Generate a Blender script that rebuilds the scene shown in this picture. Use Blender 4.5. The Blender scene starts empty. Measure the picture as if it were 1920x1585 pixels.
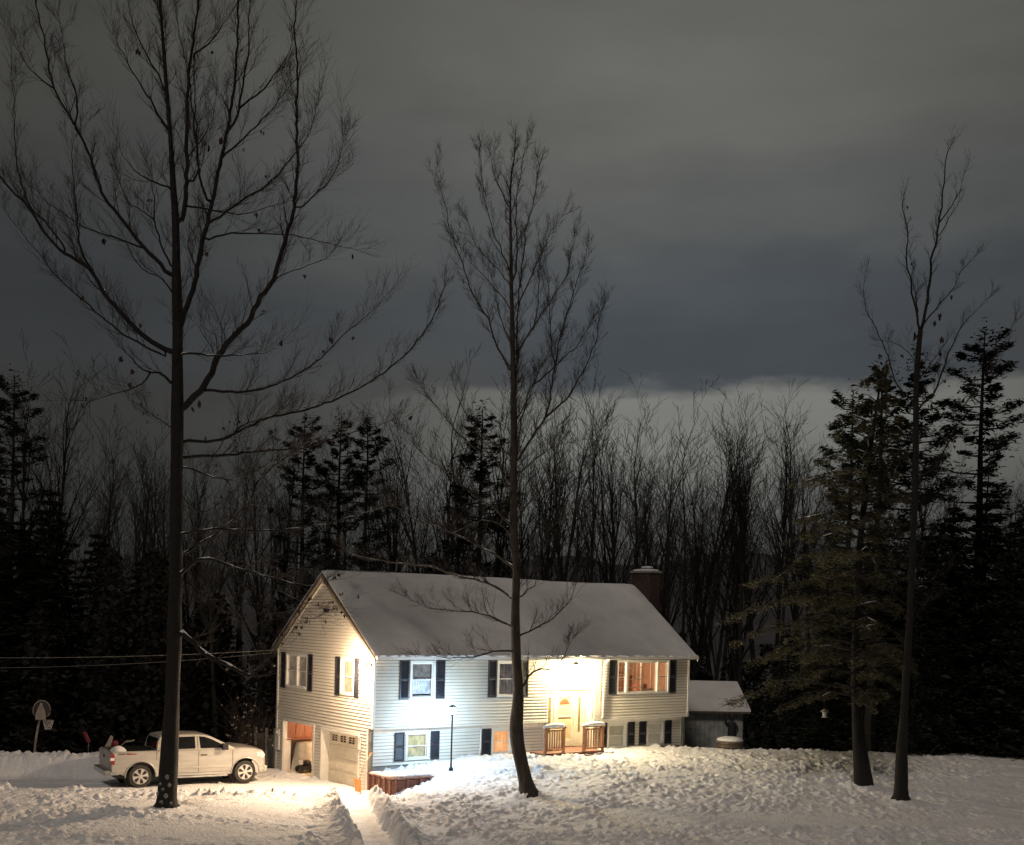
import bpy, math, random
import numpy as np
from mathutils import Vector, Matrix
rad = math.radians
scene = bpy.context.scene
COL = scene.collection

# ------------------------------------------------------------------ camera, world, sun, exposure
F_PX, ROLL, HY, CAM_Z, PITCH = 2280.93, 0.0276, 1177.47, 6.7805, -0.0108
cF = np.array([0, math.cos(PITCH), math.sin(PITCH)])
_U = np.array([0, -math.sin(PITCH), math.cos(PITCH)])
_R = np.array([1.0, 0, 0])
cR = math.cos(ROLL) * _R + math.sin(ROLL) * _U
cU = -math.sin(ROLL) * _R + math.cos(ROLL) * _U
CAM = np.array([0, 0, CAM_Z])
cam_data = bpy.data.cameras.new("camera")
cam = bpy.data.objects.new("camera", cam_data)
COL.objects.link(cam)
cam.matrix_world = Matrix(((cR[0], cU[0], -cF[0], 0), (cR[1], cU[1], -cF[1], 0), (cR[2], cU[2], -cF[2], CAM_Z), (0, 0, 0, 1)))
cam_data.sensor_fit = 'HORIZONTAL'
cam_data.sensor_width = 36
cam_data.lens = F_PX / 1920 * 36
cam_data.shift_y = (HY - 792.5) / 1920
cam_data.clip_end = 3000
cam_data.clip_start = 0.1
scene.camera = cam

SUN_EL, SUN_AZ = 48, 196       # weak moonlight through cloud, from behind the viewer
world = bpy.data.worlds.new("World")
scene.world = world
world.use_nodes = True
def build_world():
    nt = world.node_tree; N = nt.nodes; L = nt.links
    N.clear()
    out = N.new('ShaderNodeOutputWorld'); bg = N.new('ShaderNodeBackground')
    L.new(bg.outputs[0], out.inputs[0])
    tc = N.new('ShaderNodeTexCoord')
    sep = N.new('ShaderNodeSeparateXYZ'); L.new(tc.outputs['Generated'], sep.inputs[0])
    def math_(op, a, b=None, c=None):
        n = N.new('ShaderNodeMath'); n.operation = op
        for i, v in enumerate((a, b, c)):
            if v is None: continue
            if isinstance(v, (int, float)): n.inputs[i].default_value = v
            else: L.new(v, n.inputs[i])
        return n.outputs[0]
    el = math_('MULTIPLY', math_('ARCSINE', sep.outputs[2]), 57.2958)
    az = math_('MULTIPLY', math_('ARCTAN2', sep.outputs[0], sep.outputs[1]), 57.2958)
    mp = N.new('ShaderNodeMapping'); mp.inputs['Scale'].default_value = (1.0, 1.0, 3.2)
    L.new(tc.outputs['Generated'], mp.inputs[0])
    nz = N.new('ShaderNodeTexNoise'); nz.inputs['Scale'].default_value = 3.6; nz.inputs['Detail'].default_value = 5; nz.inputs['Roughness'].default_value = .48
    L.new(mp.outputs[0], nz.inputs['Vector'])
    nz2 = N.new('ShaderNodeTexNoise'); nz2.inputs['Scale'].default_value = 9; nz2.inputs['Detail'].default_value = 6; nz2.inputs['Roughness'].default_value = .5
    L.new(mp.outputs[0], nz2.inputs['Vector'])
    n0 = math_('SUBTRACT', nz.outputs[0], .5)
    n1 = math_('SUBTRACT', nz2.outputs[0], .5)
    # the low edge of the dark band climbs from left to right
    azc = math_('MAXIMUM', math_('MINIMUM', az, 24), -24)
    bend = math_('ADD', math_('MULTIPLY', azc, -0.03), math_('MULTIPLY', n0, 9.0))
    e2 = math_('ADD', math_('ADD', el, bend), math_('MULTIPLY', n1, 1.5))
    r = N.new('ShaderNodeValToRGB'); r.color_ramp.interpolation = 'EASE'
    L.new(math_('DIVIDE', e2, 60), r.inputs[0])
    def sstep(x, a, b):
        n = N.new('ShaderNodeMapRange'); n.interpolation_type = 'SMOOTHSTEP'
        L.new(x, n.inputs['Value']); n.inputs['From Min'].default_value = a; n.inputs['From Max'].default_value = b
        return n.outputs[0]
    cr = r.color_ramp
    stops = [(0, (.060, .060, .058)), (7, (.085, .085, .082)), (10, (.092, .093, .090)), (14, (.090, .098, .104)),
             (18, (.118, .123, .121)), (23, (.152, .151, .139)), (30, (.130, .128, .117)), (60, (.105, .102, .095))]
    cr.elements[0].position = 0; cr.elements[0].color = (*stops[0][1], 1)
    cr.elements[1].position = 1; cr.elements[1].color = (*stops[-1][1], 1)
    for d, c in stops[1:-1]:
        e = cr.elements.new(d / 60); e.color = (*c, 1)
    # vignette put into the sky colour: brightest right of the house, dimmer left
    da = math_('DIVIDE', math_('SUBTRACT', az, 7), 26)
    g = math_('DIVIDE', 1.0, math_('ADD', 1.0, math_('MULTIPLY', math_('MULTIPLY', da, da), 1.15)))
    g = math_('MAXIMUM', g, math_('SUBTRACT', .52, math_('MULTIPLY', el, .0062)))
    g = math_('MULTIPLY', g, math_('ADD', 1.0, math_('MULTIPLY', n1, .35)))
    # clear sky seen thinly through the cloud
    sky = N.new('ShaderNodeTexSky'); sky.sky_type = 'NISHITA'; sky.sun_disc = False
    sky.sun_elevation = rad(-3); sky.sun_rotation = rad(SUN_AZ)
    sk = N.new('ShaderNodeVectorMath'); sk.operation = 'SCALE'; L.new(sky.outputs[0], sk.inputs[0]); sk.inputs[3].default_value = .004
    # a gap of clear dark blue low at right, and the pale cloud bank lit from below beneath it
    e3 = math_('ADD', el, math_('ADD', math_('ADD', math_('MULTIPLY', n1, 3.0), math_('MULTIPLY', n0, 5.0)), math_('MULTIPLY', azc, -.055)))
    blue = math_('MULTIPLY', math_('MULTIPLY', sstep(e3, 9.5, 10.6), sstep(e3, 17.5, 10.8)), math_('MULTIPLY', sstep(az, -7, 5), sstep(az, 30, 13)))
    pale = math_('MULTIPLY', math_('MULTIPLY', sstep(e3, 2, 8.5), sstep(e3, 10.6, 9.8)), sstep(az, -12, 5))
    m1 = N.new('ShaderNodeMixRGB'); L.new(math_('MULTIPLY', blue, .62), m1.inputs[0]); L.new(r.outputs[0], m1.inputs[1]); m1.inputs[2].default_value = (.052, .067, .086, 1)
    m2 = N.new('ShaderNodeMixRGB'); L.new(math_('MULTIPLY', pale, .9), m2.inputs[0]); L.new(m1.outputs[0], m2.inputs[1]); m2.inputs[2].default_value = (.225, .227, .208, 1)
    v = N.new('ShaderNodeVectorMath'); v.operation = 'SCALE'
    L.new(m2.outputs[0], v.inputs[0]); L.new(g, v.inputs[3])
    ad = N.new('ShaderNodeVectorMath'); ad.operation = 'ADD'
    L.new(v.outputs[0], ad.inputs[0]); L.new(sk.outputs[0], ad.inputs[1])
    L.new(ad.outputs[0], bg.inputs[0]); bg.inputs[1].default_value = .91
build_world()

sd = bpy.data.lights.new("moon", 'SUN'); sd.energy = .64; sd.angle = rad(12); sd.color = (1.0, .86, .74)
sun = bpy.data.objects.new("moon", sd); COL.objects.link(sun)
_d = Vector((math.sin(rad(SUN_AZ)) * math.cos(rad(SUN_EL)), math.cos(rad(SUN_AZ)) * math.cos(rad(SUN_EL)), math.sin(rad(SUN_EL))))
sun.rotation_euler = _d.to_track_quat('Z', 'Y').to_euler()
sun.location = (0, 0, 60)
vs = scene.view_settings
vs.view_transform = 'Standard'; vs.look = 'None'; vs.exposure = 0; vs.gamma = 1; vs.use_curve_mapping = False
scene.cycles.max_bounces = 6
scene.cycles.transparent_max_bounces = 12
scene.cycles.use_denoising = True

# ------------------------------------------------------------------ helpers
def ray(u, v): return cF + cR * (u - 960) / F_PX - cU * (v - HY) / F_PX
def at(u, v, Y):
    """the point at distance Y in front of the viewer seen at pixel (u, v)"""
    d = ray(u, v); return CAM + d * (Y / d[1])
def pix(P):
    d = np.asarray(P, float) - CAM; w = d @ cF
    return 960 + F_PX * (d @ cR) / w, HY - F_PX * (d @ cU) / w

def tag(o, label=None, cat=None, group=None, kind=None):
    if label: o['label'] = label
    if cat: o['category'] = cat
    if group: o['group'] = group
    if kind: o['kind'] = kind
    return o
def thing(name, loc, rz, label, cat, group=None):
    o = bpy.data.objects.new(name, None); COL.objects.link(o)
    o.empty_display_size = .3
    o.location = loc; o.rotation_euler = (0, 0, rz)
    return tag(o, label, cat, group)
def copy_tree(root, loc, rz, scale, label, group=None):
    r = root.copy(); COL.objects.link(r)
    r.location = loc; r.rotation_euler = (0, 0, rz); r.scale = scale; r['label'] = label
    if group: r['group'] = group
    for ch in list(root.children):
        c = ch.copy(); COL.objects.link(c); c.parent = r
        for g in ch.children:
            d = g.copy(); COL.objects.link(d); d.parent = c
    return r

class MB:
    def __init__(s): s.v = []; s.f = []; s.m = []; s.cur = 0
    def add(s, vs, fs):
        o = len(s.v); s.v.extend([tuple(map(float, p)) for p in vs])
        s.f.extend([tuple(i + o for i in f) for f in fs]); s.m.extend([s.cur] * len(fs))
    def box(s, x0, x1, y0, y1, z0, z1):
        if x0 > x1: x0, x1 = x1, x0
        if y0 > y1: y0, y1 = y1, y0
        if z0 > z1: z0, z1 = z1, z0
        s.add([(x0, y0, z0), (x1, y0, z0), (x1, y1, z0), (x0, y1, z0), (x0, y0, z1), (x1, y0, z1), (x1, y1, z1), (x0, y1, z1)],
              [(0, 3, 2, 1), (4, 5, 6, 7), (0, 1, 5, 4), (1, 2, 6, 5), (2, 3, 7, 6), (3, 0, 4, 7)])
    def quad(s, *p): s.add(p, [tuple(range(len(p)))])
    def prism(s, poly, f0, f1):
        """poly of 2-D points; f0/f1 map (a,b) -> 3-D for the two caps"""
        n = len(poly)
        s.add([f0(*p) for p in poly] + [f1(*p) for p in poly],
              [tuple(range(n - 1, -1, -1)), tuple(range(n, 2 * n))] + [(i, (i + 1) % n, n + (i + 1) % n, n + i) for i in range(n)])
    def tube(s, pts, rs, n=5, cap=True):
        pts = [np.asarray(p, float) for p in pts]; K = len(pts)
        o = len(s.v); ref = None
        for i in range(K):
            t = pts[min(i + 1, K - 1)] - pts[max(i - 1, 0)]
            t = t / (np.linalg.norm(t) + 1e-9)
            if ref is None:
                a = np.array([0, 0, 1.0]) if abs(t[2]) < .9 else np.array([1.0, 0, 0])
                ref = np.cross(t, a)
            ref = ref - t * (ref @ t); ref /= (np.linalg.norm(ref) + 1e-9)
            b = np.cross(t, ref)
            r = rs[i] if hasattr(rs, '__len__') else rs
            for k in range(n):
                an = 2 * math.pi * k / n
                p = pts[i] + (ref * math.cos(an) + b * math.sin(an)) * r
                s.v.append((p[0], p[1], p[2]))
        for i in range(K - 1):
            for k in range(n):
                k2 = (k + 1) % n
                s.f.append((o + i * n + k, o + i * n + k2, o + (i + 1) * n + k2, o + (i + 1) * n + k)); s.m.append(s.cur)
        if cap:
            s.f.append(tuple(o + k for k in range(n - 1, -1, -1))); s.m.append(s.cur)
            s.f.append(tuple(o + (K - 1) * n + k for k in range(n))); s.m.append(s.cur)
    def lathe(s, prof, c=(0, 0, 0), n=16, axis='z'):
        """prof: (r, h) pairs"""
        o = len(s.v)
        for r, h in prof:
            for k in range(n):
                a = 2 * math.pi * k / n
                x, y = r * math.cos(a), r * math.sin(a)
                p = (x, y, h) if axis == 'z' else ((x, h, y) if axis == 'y' else (h, x, y))
                s.v.append((p[0] + c[0], p[1] + c[1], p[2] + c[2]))
        for i in range(len(prof) - 1):
            for k in range(n):
                k2 = (k + 1) % n
                s.f.append((o + i * n + k, o + i * n + k2, o + (i + 1) * n + k2, o + (i + 1) * n + k)); s.m.append(s.cur)
        s.f.append(tuple(o + k for k in range(n - 1, -1, -1))); s.m.append(s.cur)
        s.f.append(tuple(o + (len(prof) - 1) * n + k for k in range(n))); s.m.append(s.cur)
    def build(s, name, mat, parent=None, smooth=False, bevel=0, loc=None):
        me = bpy.data.meshes.new(name)
        me.from_pydata(s.v, [], s.f)
        mats = mat if isinstance(mat, (list, tuple)) else [mat]
        for m in mats: me.materials.append(m)
        if len(mats) > 1: me.polygons.foreach_set('material_index', s.m)
        if smooth: me.polygons.foreach_set('use_smooth', [True] * len(me.polygons))
        me.update()
        o = bpy.data.objects.new(name, me); COL.objects.link(o)
        if parent is not None: o.parent = parent
        if loc is not None: o.location = loc
        if bevel:
            b = o.modifiers.new('bevel', 'BEVEL'); b.width = bevel; b.segments = 2; b.limit_method = 'ANGLE'; b.angle_limit = rad(35)
        return o
def build_each(m, name, mt, parent=None, **kw):
    """every separate piece of the builder becomes an object of its own"""
    par = list(range(len(m.v)))
    def find(i):
        while par[i] != i: par[i] = par[par[i]]; i = par[i]
        return i
    for f in m.f:
        for k in f[1:]:
            a, b = find(f[0]), find(k)
            if a != b: par[b] = a
    groups = {}
    for f in m.f: groups.setdefault(find(f[0]), []).append(f)
    out = []
    for fs in groups.values():
        ids = sorted({i for f in fs for i in f}); mp = {i: k for k, i in enumerate(ids)}
        q = MB(); q.add([m.v[i] for i in ids], [tuple(mp[i] for i in f) for f in fs]); out.append(q.build(name, mt, parent, **kw))
    return out
def bar(name, pts, r, mat, parent=None, n=6):
    m = MB(); m.tube(pts, r, n); return m.build(name, mat, parent, smooth=True)

def mat(name, col, rough=.6, metal=0, noise=None, bump=None, emis=None, coat=0, spec=.5, col2=None, scale2=None):
    """procedural material: colour broken up by noise between col and col2, bump from noise"""
    m = bpy.data.materials.new(name); m.use_nodes = True
    nt = m.node_tree; N = nt.nodes; L = nt.links
    b = N['Principled BSDF']
    b.inputs['Base Color'].default_value = (*col, 1); b.inputs['Roughness'].default_value = rough
    b.inputs['Metallic'].default_value = metal; b.inputs['Specular IOR Level'].default_value = spec
    if coat: b.inputs['Coat Weight'].default_value = coat; b.inputs['Coat Roughness'].default_value = .08
    tc = N.new('ShaderNodeTexCoord')
    if noise:
        c2 = col2 or tuple(c * .6 for c in col)
        nz = N.new('ShaderNodeTexNoise'); nz.inputs['Scale'].default_value = noise; nz.inputs['Detail'].default_value = 5; nz.inputs['Roughness'].default_value = .6
        if scale2:
            mp = N.new('ShaderNodeMapping'); mp.inputs['Scale'].default_value = scale2
            L.new(tc.outputs['Object'], mp.inputs[0]); L.new(mp.outputs[0], nz.inputs['Vector'])
        else: L.new(tc.outputs['Object'], nz.inputs['Vector'])
        r = N.new('ShaderNodeValToRGB'); r.color_ramp.elements[0].position = .35; r.color_ramp.elements[1].position = .65
        r.color_ramp.elements[0].color = (*c2, 1); r.color_ramp.elements[1].color = (*col, 1)
        L.new(nz.outputs[0], r.inputs[0]); L.new(r.outputs[0], b.inputs['Base Color'])
    if bump:
        sc, st, dist = bump
        nz = N.new('ShaderNodeTexNoise'); nz.inputs['Scale'].default_value = sc; nz.inputs['Detail'].default_value = 4
        L.new(tc.outputs['Object'], nz.inputs['Vector'])
        bp = N.new('ShaderNodeBump'); bp.inputs['Strength'].default_value = st; bp.inputs['Distance'].default_value = dist
        L.new(nz.outputs[0], bp.inputs['Height']); L.new(bp.outputs[0], b.inputs['Normal'])
    if emis:
        b.inputs['Emission Color'].default_value = (*emis[0], 1); b.inputs['Emission Strength'].default_value = emis[1]
    return m
M = {}
M['snow'] = mat('snow', (.80, .80, .82), .75, noise=1.3, col2=(.70, .70, .72), bump=(11, .8, .06), spec=.3)
M['roof_snow'] = mat('roof_snow', (.80, .80, .81), .75, noise=.7, col2=(.66, .66, .66), bump=(6, .3, .03), spec=.3)
M['siding'] = mat('vinyl_siding', (.74, .70, .62), .45, noise=2.2, col2=(.69, .65, .57), bump=(3, .12, .01))
M['trim'] = mat('white_trim', (.76, .74, .70), .5, noise=3, col2=(.68, .66, .61))
M['soffit'] = mat('soffit', (.66, .64, .58), .6, noise=2, col2=(.6, .58, .52))
M['roof_edge'] = mat('roof_edge', (.16, .13, .10), .7, noise=3)
M['shutter'] = mat('shutter', (.030, .030, .040), .5, noise=3, col2=(.022, .022, .03))
M['concrete'] = mat('concrete', (.30, .29, .28), .85, noise=3, col2=(.22, .21, .2), bump=(20, .4, .01))
M['brick'] = mat('brick', (.065, .040, .033), .85, noise=7, col2=(.032, .022, .019), bump=(16, .6, .02))
M['redwood'] = mat('weathered_timber', (.25, .115, .085), .75, noise=3, col2=(.13, .065, .05), scale2=(1, 1, 6), bump=(20, .4, .01))
M['cedar'] = mat('cedar_rail', (.40, .20, .12), .7, noise=4, col2=(.26, .13, .08), bump=(25, .3, .01))
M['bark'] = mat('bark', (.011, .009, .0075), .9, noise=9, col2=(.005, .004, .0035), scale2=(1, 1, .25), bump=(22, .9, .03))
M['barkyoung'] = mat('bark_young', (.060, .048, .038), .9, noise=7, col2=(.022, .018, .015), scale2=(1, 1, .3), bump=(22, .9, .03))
M['barkfar'] = mat('bark_far', (.018, .016, .014), .9, noise=3, col2=(.008, .007, .0065))
M['shadow_sheath'] = mat('shadow_line_sheathing', (.22, .20, .17), .9, noise=3)  # darkened so the siding gaps show as shadow lines; shade put in colour
M['twig'] = mat('twig', (.040, .030, .025), .85, noise=4, col2=(.022, .017, .014))
M['deadleaf'] = mat('dead_leaf', (.055, .026, .017), .8, noise=5, col2=(.025, .014, .010))
M['needle'] = mat('needles', (.016, .020, .011), .8, noise=1.5, col2=(.007, .010, .006))
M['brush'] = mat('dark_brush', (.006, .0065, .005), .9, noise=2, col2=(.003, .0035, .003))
M['hemlock'] = mat('hemlock_needles', (.17, .15, .078), .8, noise=1.2, col2=(.045, .046, .026))
M['floor'] = mat('forest_floor', (.05, .045, .04), .95, noise=.4, col2=(.10, .10, .10), bump=(3, .5, .1))
M['hill'] = mat('far_hill', (.10, .10, .11), .95, noise=.03, col2=(.05, .05, .055))
M['black'] = mat('black_metal', (.012, .012, .013), .5, noise=8, col2=(.02, .02, .02))
M['rubber'] = mat('rubber', (.022, .022, .022), .8, noise=10, col2=(.05, .045, .04))
M['paint'] = mat('truck_paint', (.50, .48, .45), .32, metal=.25, noise=2.5, col2=(.42, .40, .36), coat=.6, scale2=(.5, .5, 3))
M['chrome'] = mat('chrome', (.55, .55, .55), .25, metal=.9, noise=4, col2=(.4, .4, .4))
M['alloy'] = mat('alloy', (.72, .70, .66), .3, metal=.35, noise=6, col2=(.6, .58, .55))
M['autoglass'] = mat('car_glass', (.012, .013, .014), .08, noise=3, col2=(.008, .008, .009), spec=.8)
M['redlens'] = mat('red_lens', (.35, .02, .02), .2, noise=8, col2=(.22, .012, .012), coat=.6)
M['whitelens'] = mat('white_lens', (.85, .80, .75), .2, noise=8, col2=(.7, .66, .62), coat=.6)
M['redplastic'] = mat('red_plastic', (.17, .014, .024), .5, noise=5, col2=(.11, .010, .016))
M['orange'] = mat('orange_plastic', (.75, .25, .05), .5, noise=6, col2=(.6, .2, .04))
M['ashwood'] = mat('ash_handle', (.55, .40, .20), .6, noise=8, col2=(.42, .3, .15))
M['cabinet'] = mat('cabinet_wood', (.45, .18, .10), .55, noise=3, col2=(.32, .12, .07), scale2=(1, 1, .3))
M['wallin'] = mat('inside_wall', (.72, .58, .42), .8, noise=2, col2=(.62, .48, .34))
M['cloth'] = mat('pale_cloth', (.72, .66, .56), .9, noise=4, col2=(.6, .54, .45), bump=(6, .5, .05))
M['lace'] = mat('lace_curtain', (.85, .85, .88), .9, noise=14, col2=(.5, .5, .52), scale2=(1, 1, .3))
M['net'] = mat('net_curtain', (.75, .66, .56), .9, noise=6, col2=(.5, .43, .36), scale2=(1, 1, .2))
M['sheer'] = mat('sheer_curtain', (.17, .155, .15), .9, noise=12, col2=(.08, .07, .07), scale2=(1, 1, .2))
M['blind'] = mat('window_blind', (.36, .35, .31), .8, noise=2, col2=(.28, .27, .24))
M['doorcream'] = mat('door_cream', (.54, .50, .40), .5, noise=3, col2=(.46, .42, .33))
M['garagedoor'] = mat('garage_door_paint', (.66, .60, .48), .5, noise=2.5, col2=(.58, .52, .41), scale2=(1, 1, 2))
M['dimsnow'] = mat('stuck_snow', (.30, .30, .31), .8, noise=12, col2=(.10, .10, .10))  # snow darkened in colour for the weak light on the trunk
M['shedwall'] = mat('shed_wall', (.50, .51, .51), .8, noise=2, col2=(.28, .29, .29))
M['statue'] = mat('dark_statue', (.015, .015, .018), .7, noise=8, col2=(.03, .03, .03))
M['tub'] = mat('tub_wood', (.16, .11, .07), .8, noise=4, col2=(.09, .065, .045), scale2=(4, 4, .3))
M['wire'] = mat('wire', (.10, .09, .085), .6, noise=5, col2=(.2, .19, .18))
M['fence'] = mat('grey_fence', (.17, .165, .16), .85, noise=5, col2=(.10, .10, .095), scale2=(1, 1, .2))
M['greywood'] = mat('weathered_grey', (.34, .30, .26), .8, noise=5, col2=(.24, .21, .18))
M['white'] = mat('white_plastic', (.75, .74, .72), .5, noise=6, col2=(.65, .64, .62))
M['decal'] = mat('grey_decal', (.16, .13, .13), .5, noise=6, col2=(.12, .1, .1))
def glass_mat():
    m = bpy.data.materials.new('window_glass'); m.use_nodes = True
    nt = m.node_tree; N = nt.nodes; L = nt.links; N.clear()
    o = N.new('ShaderNodeOutputMaterial'); mx = N.new('ShaderNodeMixShader'); tr = N.new('ShaderNodeBsdfTransparent'); gl = N.new('ShaderNodeBsdfGlossy')
    gl.inputs['Roughness'].default_value = .04
    fr = N.new('ShaderNodeFresnel'); fr.inputs[0].default_value = 1.5
    ge = N.new('ShaderNodeNewGeometry'); mr = N.new('ShaderNodeMapRange'); mr.inputs['To Min'].default_value = 1.5; mr.inputs['To Max'].default_value = 1 / 1.5
    L.new(ge.outputs['Backfacing'], mr.inputs['Value']); L.new(mr.outputs[0], fr.inputs[0])
    nz = N.new('ShaderNodeTexNoise'); nz.inputs['Scale'].default_value = 1.5
    bp = N.new('ShaderNodeBump'); bp.inputs['Strength'].default_value = .1; bp.inputs['Distance'].default_value = .02
    L.new(nz.outputs[0], bp.inputs['Height']); L.new(bp.outputs[0], gl.inputs['Normal'])
    ad = N.new('ShaderNodeMath'); ad.operation = 'ADD'; ad.inputs[1].default_value = .06
    L.new(fr.outputs[0], ad.inputs[0]); L.new(ad.outputs[0], mx.inputs[0])
    tr.inputs[0].default_value = (.93, .94, .93, 1)
    L.new(tr.outputs[0], mx.inputs[1]); L.new(gl.outputs[0], mx.inputs[2]); L.new(mx.outputs[0], o.inputs[0])
    return m
M['glass'] = glass_mat()
def emat(name, col, s):
    return mat(name, col, .5, emis=(col, s))
def lamp(name, kind, loc, power, col, radius=.05, parent=None, aim=None, size=None, blend=1.0):
    d = bpy.data.lights.new(name, kind); d.energy = power; d.color = col; d.shadow_soft_size = radius
    if size: d.spot_size = rad(size); d.spot_blend = blend
    o = bpy.data.objects.new(name, d); COL.objects.link(o); o.location = loc
    if aim is not None: o.rotation_euler = (Vector(loc) - Vector(aim)).to_track_quat('Z', 'Y').to_euler()
    if parent is not None: o.parent = parent
    return o

# ------------------------------------------------------------------ house frame
HA, HX, HYY = .657, -5.1521, 45.883
uu = np.array([math.cos(HA), math.sin(HA), 0]); vv = np.array([-math.sin(HA), math.cos(HA), 0]); HO = np.array([HX, HYY, 0])
def hw(s, t, z): return HO + uu * s + vv * t + np.array([0, 0, z])
LEN, WID = 16.89, 7.9

# ------------------------------------------------------------------ ground
def _hash(ix, iy, seed):
    h = (ix * 374761393 + iy * 668265263 + seed * 974634777) & 0x7fffffff
    h = ((h ^ (h >> 13)) * 1274126177) & 0x7fffffff
    return ((h ^ (h >> 16)) & 0xffff) / 65535.0
def vnoise(x, y, seed=0):
    ix = np.floor(x).astype(np.int64); iy = np.floor(y).astype(np.int64)
    fx = x - ix; fy = y - iy
    fx = fx * fx * (3 - 2 * fx); fy = fy * fy * (3 - 2 * fy)
    a = _hash(ix, iy, seed); b = _hash(ix + 1, iy, seed); c = _hash(ix, iy + 1, seed); d = _hash(ix + 1, iy + 1, seed)
    return (a * (1 - fx) + b * fx) * (1 - fy) + (c * (1 - fx) + d * fx) * fy
def fbm(x, y, seed=0, o=4, g=.5):
    s = 0; a = 1; t = 0
    for i in range(o):
        s = s + a * vnoise(x * 2 ** i + 17.3 * i, y * 2 ** i + 5.1 * i, seed + i); t += a; a *= g
    return s / t
def sm(a, b, x):
    t = np.clip((x - a) / (b - a), 0, 1); return t * t * (3 - 2 * t)
PATH = np.array([[-5.7, 43.9], [-5.1, 41.5], [-4.45, 38.5], [-3.75, 35.5], [-2.9, 31.0]])
def path_dist(x, y):
    best = np.full(np.shape(x), 99.0); side = np.zeros(np.shape(x))
    for a, b in zip(PATH[:-1], PATH[1:]):
        d = b - a; t = np.clip(((x - a[0]) * d[0] + (y - a[1]) * d[1]) / (d @ d), 0, 1)
        px, py = a[0] + t * d[0], a[1] + t * d[1]
        r = np.hypot(x - px, y - py); m = r < best
        side = np.where(m, np.sign((x - px)), side); best = np.where(m, r, best)
    return best, side
def base_h(x, y):
    """the lie of the land: flat driveway at left, lawn climbing to the front wall at right"""
    x = np.asarray(x, float); y = np.asarray(y, float)
    dx, dy = x - HX, y - HYY
    s = dx * uu[0] + dy * uu[1]; t = dx * vv[0] + dy * vv[1]
    yard = np.clip(1.0 - (49.3 - y) * .085, .02, 1.0)
    yard = yard + .2 * sm(44, 36, y)
    # transition from driveway to lawn; behind the timber wall it is a step
    tr = sm(-5.3, -1.6, x) * sm(-.2, .6, s + np.maximum(0, -t - 2.2) * .9 + .2)
    inbed = (s > .14) & (t > -1.42) & (s < 9)
    tr = np.where(inbed, np.maximum(tr, np.clip(1.0 - 0 * s, 0, 1)), tr)
    bedz = np.where(inbed & (s < 3.0), .62 + .085 * np.clip(s, 0, 4), 0)
    drive = -.08 + .02 * sm(50, 44, y) + .24 * sm(43.6, 42.6, y + .35 * (fbm(x * .8, y * 0, 5) - .5)) * 1.0
    h = drive * (1 - tr) + yard * tr
    h = np.where(inbed & (s < 3.0), bedz, h)
    # far-left and behind the house
    back = sm(48.6, 50.5, y) * sm(-4.0, -7.5, x)
    h = h * (1 - back) + (-.1) * back
    return h
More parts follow.
